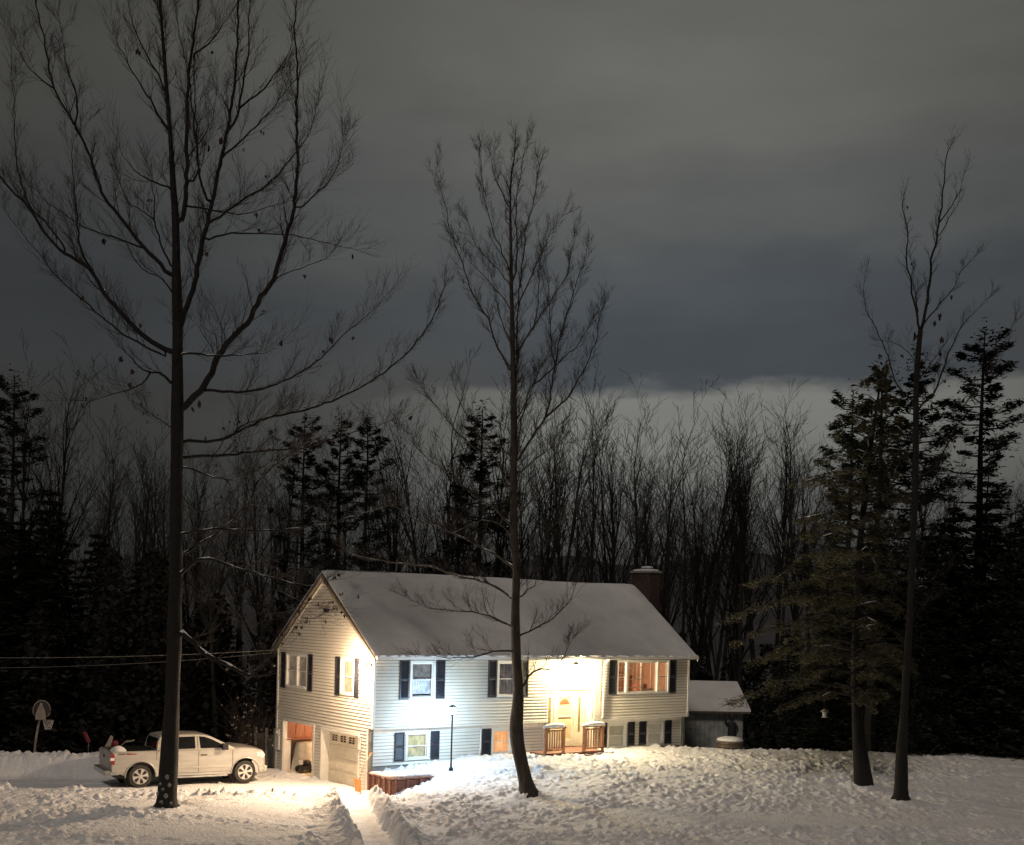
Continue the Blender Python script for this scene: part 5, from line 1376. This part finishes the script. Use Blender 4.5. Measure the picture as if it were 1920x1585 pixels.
hero('young_maple_tree', BC_, 'slim bare tree with a narrow crown standing before the middle of the house',
     ("991,1489 975,1420 968,1370 972,1300 968,1230 966,1150 968,1070 964,1000 963,900 964,800 962,700 961,620 959,550 958,470 957,400 958,340 965,290 966,262", 30, 2,
      [(1489, 36), (1470, 28), (1440, 25), (1370, 25), (1300, 21), (1230, 18), (1150, 16), (1000, 14), (800, 12), (600, 8), (470, 6), (350, 3), (262, 1.5)]),
     center_limbs, .78, 23, [(1064, 1247, .07), (612, 1118, .06)], .30, snow_idx=('955,1057', '961,1124', '959,1175', '960,1010', '953,980'), twmin=.12, bark='barkyoung', tip=.55)
right_limbs = [
 ("1728,613 1739,562 1746,491 1756,449 1763,409 1769,344 1773,298 1781,275", 7, 1.5), ("1763,415 1784,389 1801,355 1807,330", 3), ("1756,449 1775,420 1793,386", 3),
 ("1723,608 1713,562 1706,520 1699,486 1702,449 1698,418 1690,380", 5, 1.5), ("1724,592 1716,548 1710,491", 3), ("1730,611 1759,574 1787,542 1801,511 1824,483", 4),
 ("1718,800 1724,766 1756,730 1777,661 1781,659 1801,616 1816,596 1855,557", 6), ("1719,760 1690,735 1674,699 1657,645 1639,611 1621,568 1620,520", 4),
 ("1715,940 1724,899 1756,871 1781,822 1797,790 1810,760", 6), ("1717,860 1765,905 1781,919 1800,880", 4), ("1718,720 1740,690 1775,640", 4),
 ("1708,1101 1730,1092 1748,1089 1773,1071", 4), ("1708,1101 1716,1130 1740,1128", 3), ("1707,1140 1680,1120 1650,1100 1610,1085", 4), ("1700,1250 1660,1240 1620,1235 1580,1215", 4),
 ("1726,690 1690,650 1660,640", 3), ("1712,1010 1760,980 1790,950 1800,915", 4), ("1703,1190 1720,1150 1745,1120", 3), ("1855,700 1880,650 1903,600", 2),
]
Rleaf = [(1762, 590, .14), (1752, 606, .13), (1758, 620, .14), (1712, 622, .15), (1716, 630, .13), (1766, 598, .11), (1764, 610, .12), (1762, 636, .12), (1763, 660, .14), (1692, 664, .1), (1784, 555, .1), (1764, 563, .12), (1740, 560, .06), (1702, 625, .1), (1705, 386, .07), (1640, 664, .1), (1614, 676, .08), (1710, 492, .07),
 (1765, 775, .13), (1772, 820, .13), (1778, 832, .12), (1770, 850, .1), (1758, 870, .1), (1790, 824, .1), (1800, 835, .08), (1745, 742, .12), (1770, 712, .1), (1895, 860, .08), (1735, 660, .1)]
hero('slender_maple_tree', BR2, 'tall thin bare tree at right, nearer the viewer than the evergreen beside it',
     ("1690,1501 1691,1400 1695,1330 1700,1250 1705,1170 1709,1080 1712,1000 1716,900 1717,800 1718,720 1722,660 1726,618", 26, 8,
      [(1501, 30), (1480, 25), (1400, 19), (1300, 14), (1200, 13), (1000, 12), (800, 11), (660, 10), (600, 8)]),
     right_limbs, .62, 37, Rleaf, .35, tw_dens=.8, twmin=.22, tip=.7)

# ---- evergreens
def sprays(m, rng, p0, p1, n, size, flat=.35, droop=.1):
    """needle sprays scattered round the outer part of a bough"""
    p0 = np.array(p0); p1 = np.array(p1); L = np.linalg.norm(p1 - p0)
    for k in range(n):
        t = rng.random() ** .6; c = p0 + (p1 - p0) * t
        sp = L * .22 * (1.1 - .5 * t)
        c = c + np.array([rng.gauss(0, sp), rng.gauss(0, sp), rng.gauss(0, sp * flat) - droop * rng.random()])
        a = rng.uniform(0, 6.28); s = size * rng.uniform(.5, 1.25); tl = rng.gauss(0, .45)
        u = np.array([math.cos(a), math.sin(a), tl * .6]) * s; w = np.array([-math.sin(a), math.cos(a), rng.gauss(0, .4)]) * s * rng.uniform(.18, .42)
        m.add([c - u, c + w, c + u, c - w * .8], [(0, 1, 2, 3)])
def conifer_mesh(kind, seed, H):
    rng = random.Random(seed); tm, bm, fm = MB(), MB(), MB()
    r0 = H * .013 + .06
    tm.tube([(0, 0, -.6)] + [(rng.gauss(0, .04), rng.gauss(0, .04), H * i / 8) for i in range(9)], [r0 * 1.2] + [r0 * (1 - .95 * i / 8) + .01 for i in range(9)], 7)
    if kind == 'pine':
        lo = rng.uniform(.2, .28); N = 92; miss = [(rng.uniform(0, 6.28), rng.uniform(lo, .8)) for _ in range(5)]
        for k in range(N):
            q = lo + (.97 - lo) * (k + rng.random()) / N; z = H * q
            a = k * 2.4 + rng.gauss(0, .5)
            if any(abs((a - ma + 3.14) % 6.28 - 3.14) < .7 and abs(q - mq) < .05 for ma, mq in miss): continue
            R_ = H * (.205 * (1 - q) ** .62 + .02) * rng.uniform(.40, 1.15) * (1 if q > .4 else .85)
            lift = R_ * (.16 + .5 * max(0, q - .55)) + rng.gauss(0, .1)
            p = [(0, 0, z), (R_ * .5 * math.cos(a), R_ * .5 * math.sin(a), z + lift * .1), (R_ * math.cos(a), R_ * math.sin(a), z + lift)]
            bm.tube(p, [r0 * .3 * (1 - q) + .02, .03, .012], 4, cap=False)
            mid = np.array(p[1]) * .8 + np.array(p[0]) * .2
            sprays(fm, rng, mid, p[2], int(40 + 85 * R_), .17, .55, -.04)
        sprays(fm, rng, (0, 0, H * .90), (0, 0, H * 1.0), 170, .17, 1.2)
    elif kind == 'spruce':
        z = H * .04
        while z < H * .99:
            q = z / H; reach = H * .20 * (1 - q) ** .8 + .15; nb = rng.randint(7, 9); a0 = rng.uniform(0, 6.28)
            for k in range(nb):
                a = a0 + 6.283 * k / nb + rng.gauss(0, .2); R_ = reach * rng.uniform(.7, 1.15)
                p = [(0, 0, z), (R_ * math.cos(a), R_ * math.sin(a), z - R_ * .22)]
                bm.tube(p, [.03, .01], 3, cap=False)
                sprays(fm, rng, (p[1][0] * .12, p[1][1] * .12, z), p[1], int(18 + 30 * R_), .25, .5, .15)
            z += H * .034
    return tm, bm, fm
def conifer_proto(kind, seed, H, name, label, cat='tree', group=None):
    tm, bm, fm = conifer_mesh(kind, seed, H)
    t = thing(name, (0, 0, 0), 0, label, cat, group)
    tr = tm.build('trunk', M['barkfar'], t); bm.build('boughs', M['barkfar'], t); fm.build('foliage', M['needle'], t)
    return t
used = {}
def plant(proto, key, P, H, Hp, rz, label, group, sx=1.0):
    k = H / Hp
    if key not in used:
        used[key] = 1
        proto.location = P; proto.scale = (k * sx, k * sx, k); proto.rotation_euler = (0, 0, rz); proto['label'] = label
        if group: proto['group'] = group
        return proto
    return copy_tree(proto, P, rz, (k * sx, k * sx, k), label, group)
def spot(u, vtop, Y, zb=-.5):
    p = at(u, vtop, Y); base = at(u, HY + 60, Y)
    return (float(p[0]), float(Y), zb), float(p[2] - zb)
pineA = conifer_proto('pine', 5, 20, 'pine_tree', ''); pineB = conifer_proto('pine', 9, 20, 'pine_tree', '')
spruA = conifer_proto('spruce', 15, 18, 'spruce_tree', '', group='spruces at the edge of the wood'); spruB = conifer_proto('spruce', 19, 18, 'spruce_tree', '', group='spruces at the edge of the wood')
G = 'pines behind the yard'
for key, pr, u, v, Y, sx, rz, lab in [
    ('pA', pineA, 1846, 622, 60, 1.0, .6, 'tallest dark pine with flat tiers of boughs at the far right against the sky'),
    ('pB', pineB, 1655, 690, 57, 1.0, 2.1, 'ragged pine rising behind the spreading evergreen at right'),
    ('pA', pineA, 1600, 735, 61, .95, 3.9, 'pine on the left shoulder of the right-hand evergreens, leaning into the pale band of sky'),
    ('pB', pineB, 1722, 668, 59, 1.0, 4.4, 'pine directly behind the tall thin bare tree at right'),
    ('pB', pineB, 905, 766, 63, 1.0, .3, 'dark pine just left of the slim bare tree above the house roof'),
    ('pA', pineA, 572, 782, 66, .85, 1.1, 'dark pine above the gable peak, leftmost of three'),
    ('pB', pineB, 640, 778, 68, .85, 5.2, 'dark pine above the left half of the roof, middle of three'),
    ('pA', pineA, 690, 782, 64, .85, 2.7, 'dark pine above the left half of the roof, rightmost of three'),
    ('pA', pineA, 28, 708, 58, .9, 4.9, 'tall dark pine at the left edge of the photo')]:
    P, H = spot(u, v, Y); plant(pr, key, P, H, 20, rz, lab, G, sx)
G = 'spruces at the edge of the wood'
for key, pr, u, v, Y, sx, rz, lab in [
    ('sA', spruA, 1852, 880, 57, 1.1, 0, 'dense dark spruce under the tallest pine at right'), ('sB', spruB, 1905, 960, 55.5, 1.0, 1, 'dark spruce at the right edge of the photo'),
    ('sA', spruA, 1790, 930, 57.5, 1.0, 2, 'dark spruce between the thin bare tree and the tallest pine'), ('sB', spruB, 1745, 985, 56.5, 1.0, 3, 'dark spruce just right of the thin bare trunk'),
    ('sB', spruB, 1960, 860, 60, 1.1, .4, 'dark spruce half outside the right edge of the photo'), ('sA', spruA, 1655, 1010, 58.5, 1.15, 1.3, 'dark spruce between the two trunks at right'),
    ('sB', spruB, 1560, 1090, 59.5, 1.2, 2.2, 'dark spruce behind the white hanging feeder'), ('sA', spruA, 1480, 1160, 60.5, 1.25, 5.0, 'low dark spruce right of the outbuilding'),
    ('sA', spruA, 95, 900, 57, 1.2, .7, 'dark spruce behind the basketball hoop'), ('sB', spruB, -20, 830, 55, 1.2, 3.1, 'dark spruce at the left edge behind the snow bank'),
    ('sB', spruB, 185, 985, 58, 1.25, 4.0, 'dark spruce rising behind the bed of the pickup'), ('sA', spruA, 262, 1040, 59, 1.2, 2.5, 'dark spruce just left of the big trunk'),
    ('sA', spruA, 40, 960, 60, 1.3, 5.5, 'dark spruce between the hoop and the left edge'), ('sB', spruB, 420, 1120, 62, 1.2, .2, 'low dark spruce behind the pickup cab'), ('sA', spruA, 1720, 1100, 55, 1.0, .2, 'small dark spruce right behind the thin bare trunk')]:
    P, H = spot(u, v, Y); plant(pr, key, P, H, 18, rz, lab, G, sx)

def hemlock():
    base = BR1; rng = random.Random(77)
    t = thing('hemlock_tree', tuple(base), 0, 'spreading evergreen with drooping olive boughs lit from the house, reaching left over the outbuilding', 'tree')
    T = Limbs(base, 3, 1); ln = T.line("1620,1474 1612,1400 1606,1320 1604,1230 1607,1130 1612,1030 1622,930 1634,830 1646,750 1652,700", 34, 3, root=True)
    W = [(1474, 38), (1450, 33), (1400, 27), (1330, 19), (1200, 15), (1000, 12), (800, 7), (700, 2)]
    pts = [p - base for p, r in ln]; rs_ = [float(np.interp(-pix(p)[1], [-w[0] for w in W], [w[1] for w in W])) / 2 / T.ppm for p, r in ln]
    m = MB(); m.tube([pts[0] + np.array([0, 0, -.5])] + pts, [rs_[0] * 1.4] + rs_, 12); m.build('trunk', M['bark'], t, smooth=True)
    bm, fm, sn = MB(), MB(), MB()
    prof = [(690, 20, 20), (760, 60, 60), (830, 90, 80), (900, 130, 90), (980, 180, 100), (1060, 215, 110), (1130, 240, 120), (1220, 245, 130), (1290, 225, 110), (1330, 170, 80)]
    pv = [p[0] for p in prof]
    v = 700
    while v < 1325:
        tp = min(ln, key=lambda a: abs(pix(a[0])[1] - v))[0] - base
        l = np.interp(v, pv, [p[1] for p in prof]) / T.ppm; r = np.interp(v, pv, [p[2] for p in prof]) / T.ppm
        nb = rng.choice((3, 4, 5)) if v < 1000 else 5
        a0 = rng.uniform(0, 6.28)
        for k in range(nb):
            a = a0 + 6.283 * k / nb + rng.gauss(0, .25); c = math.cos(a)
            R_ = (l if c < 0 else r) * (abs(c) + (1 - abs(c)) * .62) * rng.uniform(.5, 1.1)
            q = (v - 700) / 625; dr = R_ * (.02 + .16 * q)
            up = .35 * (1 - q)
            P0 = np.array(tp); P1 = P0 + np.array([c * R_ * .5, math.sin(a) * R_ * .5, up * .6 + .06 * R_]); P2 = P0 + np.array([c * R_, math.sin(a) * R_, up - dr])
            bm.tube([P0, P1, P2], [.022 + .01 * R_, .018, .008], 5, cap=False)
            # side shoots, each carrying feathery needles
            for j in range(int(3 + R_ * 3.0)):
                f = rng.uniform(.28, 1.0); B = P1 + (P2 - P1) * ((f - .5) / .5) if f > .5 else P0 + (P1 - P0) * (f / .5)
                d = (P2 - P0); d[2] = 0; d /= np.linalg.norm(d) + 1e-9; sd = np.array([-d[1], d[0], 0]) * rng.choice((-1, 1))
                e = B + (d * .55 + sd * rng.uniform(.3, .9)) * R_ * .26 * (1.25 - f * .6) + np.array([0, 0, -rng.uniform(.05, .30)])
                bm.tube([B, e], [.010, .004], 3, cap=False)
                if rng.random() < .86:
                    sprays(fm, rng, B, e, 62, .078, .45, .14)
                if rng.random() < .02: sn.tube([B + [0, 0, .02], (B + e) / 2 + [0, 0, .03], e + [0, 0, .02]], [.012, .024, .012], 5)
            if rng.random() < .06: sn.tube([P0 + [0, 0, .03], P1 + [0, 0, .04], (P1 + P2) / 2 + [0, 0, .03]], [.012, .024, .01], 5)
        v += 13 + 12 * rng.random()
    bm.build('boughs', M['twig'], t); fm.build('foliage', M['hemlock'], t); sn.build('snow', M['snow'], t, smooth=True)
hemlock()

# ---- bare trees of the wood
def bare_mesh(seed, H, style):
    rng = random.Random(seed); tm, cm = MB(), MB()
    stems = 1 if style != 2 else 3
    for s_ in range(stems):
        lean = np.array([rng.gauss(0, .05), rng.gauss(0, .05), 1.0]) if stems == 1 else np.array([.16 * math.cos(2.1 * s_ + seed), .16 * math.sin(2.1 * s_ + seed), 1.0])
        Hs = H * (1 if s_ == 0 else rng.uniform(.8, .95)); p = np.array([0.0, 0, -.6]); P = [p.copy()]
        n = 12
        for i in range(n):
            lean = lean + np.array([rng.gauss(0, .03), rng.gauss(0, .03), .03]); lean /= np.linalg.norm(lean); p = p + lean * (Hs * .86 + .6) / n; P.append(p.copy())
        r0 = (.017 if stems == 1 else .012) * H * .62
        R_ = [r0 * (1 - .88 * i / n) + .012 for i in range(n + 1)]
        tm.tube(P, R_, 6)
        lo = .30 if style == 0 else (.5 if style == 1 else .35)
        nb = 15 if stems == 1 else 7
        for k in range(nb):
            q = lo + (1 - lo) * (k + rng.random()) / nb; i = min(int(q * n), n - 1); b = P[i] + (P[i + 1] - P[i]) * (q * n - i)
            a = rng.uniform(0, 6.28); sp = rng.uniform(.35, .70) * (1.15 - .5 * q); d = np.array([math.cos(a) * sp, math.sin(a) * sp, 1.0]); d /= np.linalg.norm(d)
            L = H * rng.uniform(.20, .36) * (1.25 - .75 * q) * (1.1 if style == 0 else .9)
            grow(cm, rng, b, d, L, R_[i] * .5 + .008, 3, H)
        grow(cm, rng, P[-1], lean, H * .17, R_[-1], 3, H)
    return tm, cm
def grow(m, rng, p, d, L, r, lvl, H):
    n = 4; pts = [p]; rs_ = [r]; q = np.array(p, float)
    for i in range(n):
        d = d + np.array([rng.gauss(0, .09), rng.gauss(0, .09), .07]); d /= np.linalg.norm(d); q = q + d * L / n
        pts.append(q.copy()); rs_.append(max(r * (1 - .8 * (i + 1) / n), .009))
        if lvl > 0:
            for c in range(1 if lvl == 3 or rng.random() < .62 else 0):
                a = np.array([rng.gauss(0, 1), rng.gauss(0, 1), 0]); a -= d * (a @ d); a /= np.linalg.norm(a) + 1e-9
                dd = d * .85 + a * .52; dd /= np.linalg.norm(dd)
                grow(m, rng, q.copy(), dd, L * rng.uniform(.42, .62), rs_[-1] * .7, lvl - 1, H)
    m.tube(pts, rs_, 4 if lvl == 3 else 3, cap=False)
protos = []
for i, (sd_, st) in enumerate([(101, 0), (102, 1), (103, 2), (104, 1), (105, 0)]):
    tm, cm = bare_mesh(sd_, 18, st); t = thing('bare_tree', (0, 0, 0), 0, '', 'tree')
    tm.build('trunk', M['barkfar'], t); cm.build('crown', M['barkfar'], t); protos.append(t)
G = 'bare trees of the wood behind the house'
rows = [
 (60, 745, 62, 'bare tree between the left-edge pine and the hoop, its top a thin fan'), (112, 722, 64, 'bare tree with the tallest fan of twigs at the far left'), (150, 800, 60, 'bare tree with a leaning crown left of the big trunk'),
 (196, 850, 66, 'small bare tree in the dip of the tree line at left'), (236, 832, 68, 'bare tree in front of the pale clouds just left of the big trunk'), (286, 850, 62, 'bare tree almost hidden by the big trunk, on its left'),
 (368, 905, 64, 'bare tree showing just right of the big trunk'), (408, 870, 70, 'bare tree in the gap between big trunk and gable, nearest the trunk'), (446, 862, 62, 'bare tree in the middle of the gap between big trunk and gable'),
 (490, 855, 67, 'bare tree left of the three pines above the gable'), (532, 838, 70, 'bare tree touching the leftmost pine above the gable'), (606, 850, 72, 'bare tree between the leftmost and middle pines above the roof'),
 (742, 845, 66, 'bare tree right beside the rightmost of the three pines'), (775, 812, 70, 'slim bare tree in the bright gap above the left half of the roof'), (806, 790, 72, 'bare tree with a wide thin fan above the left half of the roof'),
 (846, 800, 68, 'bare tree left of the dark pine above the roof'), (884, 742, 74, 'bare tree whose thin top shows above the dark pine'), (940, 780, 74, 'bare tree between the dark pine and the slim front tree'),
 (992, 850, 66, 'bare tree just right of the slim front trunk'), (1024, 820, 70, 'bare tree a little right of the slim front trunk'), (1052, 770, 63, 'thick-stemmed bare tree above the middle of the roof'),
 (1088, 762, 67, 'dense bare tree above the middle of the roof, tallest of its clump'), (1122, 768, 62, 'dense bare tree on the right of the clump above the roof'), (1160, 850, 70, 'thin bare tree leaning between two clumps above the roof'),
 (1186, 800, 66, 'bare tree with an open vase-shaped crown left of the chimney'), (1222, 800, 62, 'bare tree rising right above the chimney'), (1252, 838, 70, 'bare tree just right of the chimney top'),
 (1292, 790, 68, 'bare tree standing highest between chimney and evergreen'), (1320, 822, 72, 'slim bare tree against the pale band of cloud'), (1346, 806, 68, 'dark narrow bare tree above the right end of the roof'),
 (1376, 812, 70, 'narrow bare tree, second of the close pair beyond the roof end'), (1400, 800, 67, 'narrow bare tree, taller of the close pair beyond the roof end'), (1438, 846, 68, 'light bare tree above the outbuilding'),
 (1466, 800, 72, 'bare tree with arching crown above the outbuilding'), (1498, 792, 66, 'bare tree leaning toward the right-hand evergreens'), (1530, 870, 70, 'low bare tree half hidden by the right-hand evergreens'),
 (1240, 960, 60, 'short bare tree close behind the chimney'), (1310, 985, 68, 'short bare tree close behind the right roof end'), (1372, 1005, 69, 'short bare tree behind the outbuilding roof'), (1120, 960, 61, 'short bare tree peeping over the ridge'),
 (640, 960, 60, 'short bare tree just above the gable peak'), (780, 960, 61, 'short bare tree just above the ridge at left'), (500, 1000, 59, 'short bare tree close beside the gable'), (420, 985, 58, 'short bare tree behind the hood of the pickup')]
rg = random.Random(5)
for i, (u, v, Y, lab) in enumerate(rows):
    k = (i * 3 + 1 + (i // 5)) % 5
    P, H = spot(u, v, Y); plant(protos[k], 'b%d' % k, P, H, 18.0, rg.uniform(0, 6.28), lab, G, rg.uniform(.85, 1.1))
# the wood beyond, one mass nobody could count
def deep_wood():
    rng = random.Random(31); allv, allf = [], []; off = 0
    srcs = []
    for sd_ in (201, 202):
        tm, cm = bare_mesh(sd_, 16, 1); srcs.append((np.array(tm.v + cm.v), tm.f + [tuple(i + len(tm.v) for i in f) for f in cm.f]))
    for k in range(48):
        u = -60 + 2040 * k / 48 + rng.uniform(-18, 18); Y = rng.uniform(80, 118)
        vt = rng.uniform(870, 965)
        P, H = spot(u, vt, Y); V, Fs = srcs[k % 2]; a = rng.uniform(0, 6.28); s = H / 16; c, sn = math.cos(a) * s, math.sin(a) * s
        W = np.stack([V[:, 0] * c - V[:, 1] * sn + P[0], V[:, 0] * sn + V[:, 1] * c + P[1], V[:, 2] * s + P[2]], 1)
        allv.append(W); allf += [tuple(i + off for i in f) for f in Fs]; off += len(W)
    me = bpy.data.meshes.new('distant_wood'); me.from_pydata(np.concatenate(allv).tolist(), [], allf); me.materials.append(M['barkfar'])
    o = bpy.data.objects.new('distant_wood', me); COL.objects.link(o)
    tag(o, 'mass of thin bare trees deep in the wood behind the first row', 'wood', kind='stuff')
deep_wood()
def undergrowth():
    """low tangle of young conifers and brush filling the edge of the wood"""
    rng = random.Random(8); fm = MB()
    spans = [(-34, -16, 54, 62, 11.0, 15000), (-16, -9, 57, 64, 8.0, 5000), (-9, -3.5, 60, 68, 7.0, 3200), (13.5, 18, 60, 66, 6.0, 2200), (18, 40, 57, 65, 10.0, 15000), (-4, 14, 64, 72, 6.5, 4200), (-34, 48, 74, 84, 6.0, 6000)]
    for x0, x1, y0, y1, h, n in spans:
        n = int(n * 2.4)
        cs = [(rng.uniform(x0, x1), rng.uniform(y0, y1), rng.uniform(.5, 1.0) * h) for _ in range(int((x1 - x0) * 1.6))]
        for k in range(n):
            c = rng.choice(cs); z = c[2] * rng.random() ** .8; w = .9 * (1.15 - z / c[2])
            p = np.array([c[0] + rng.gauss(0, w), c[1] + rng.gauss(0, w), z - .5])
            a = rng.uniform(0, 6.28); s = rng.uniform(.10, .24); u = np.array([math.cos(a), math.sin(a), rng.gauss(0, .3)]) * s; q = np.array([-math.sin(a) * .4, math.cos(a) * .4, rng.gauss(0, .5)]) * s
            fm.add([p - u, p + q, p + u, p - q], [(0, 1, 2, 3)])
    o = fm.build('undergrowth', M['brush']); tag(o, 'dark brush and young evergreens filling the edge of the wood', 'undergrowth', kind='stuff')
undergrowth()
def bush():
    P = at(470, 1392, 52.0); rng = random.Random(2)
    t = thing('leafy_bush', (P[0], P[1], -.2), 0, 'pale twiggy bush caught by the light behind the hood of the pickup', 'bush')
    m = MB(); lf = MB(); tips = []
    for k in range(16):
        a = rng.uniform(0, 6.28); twig(m, rng, np.array([0, 0, 0.]), np.array([math.cos(a) * .5, math.sin(a) * .5, 1.0]), rng.uniform(1.6, 2.6), .02, 2, .1, 3, 1, tips)
    m.build('stems', M['twig'], t)
    for p in tips:
        if rng.random() < .07: leaf_blob(lf, rng, p, .045)
    lf.build('leaves', M['greywood'], t)
bush()
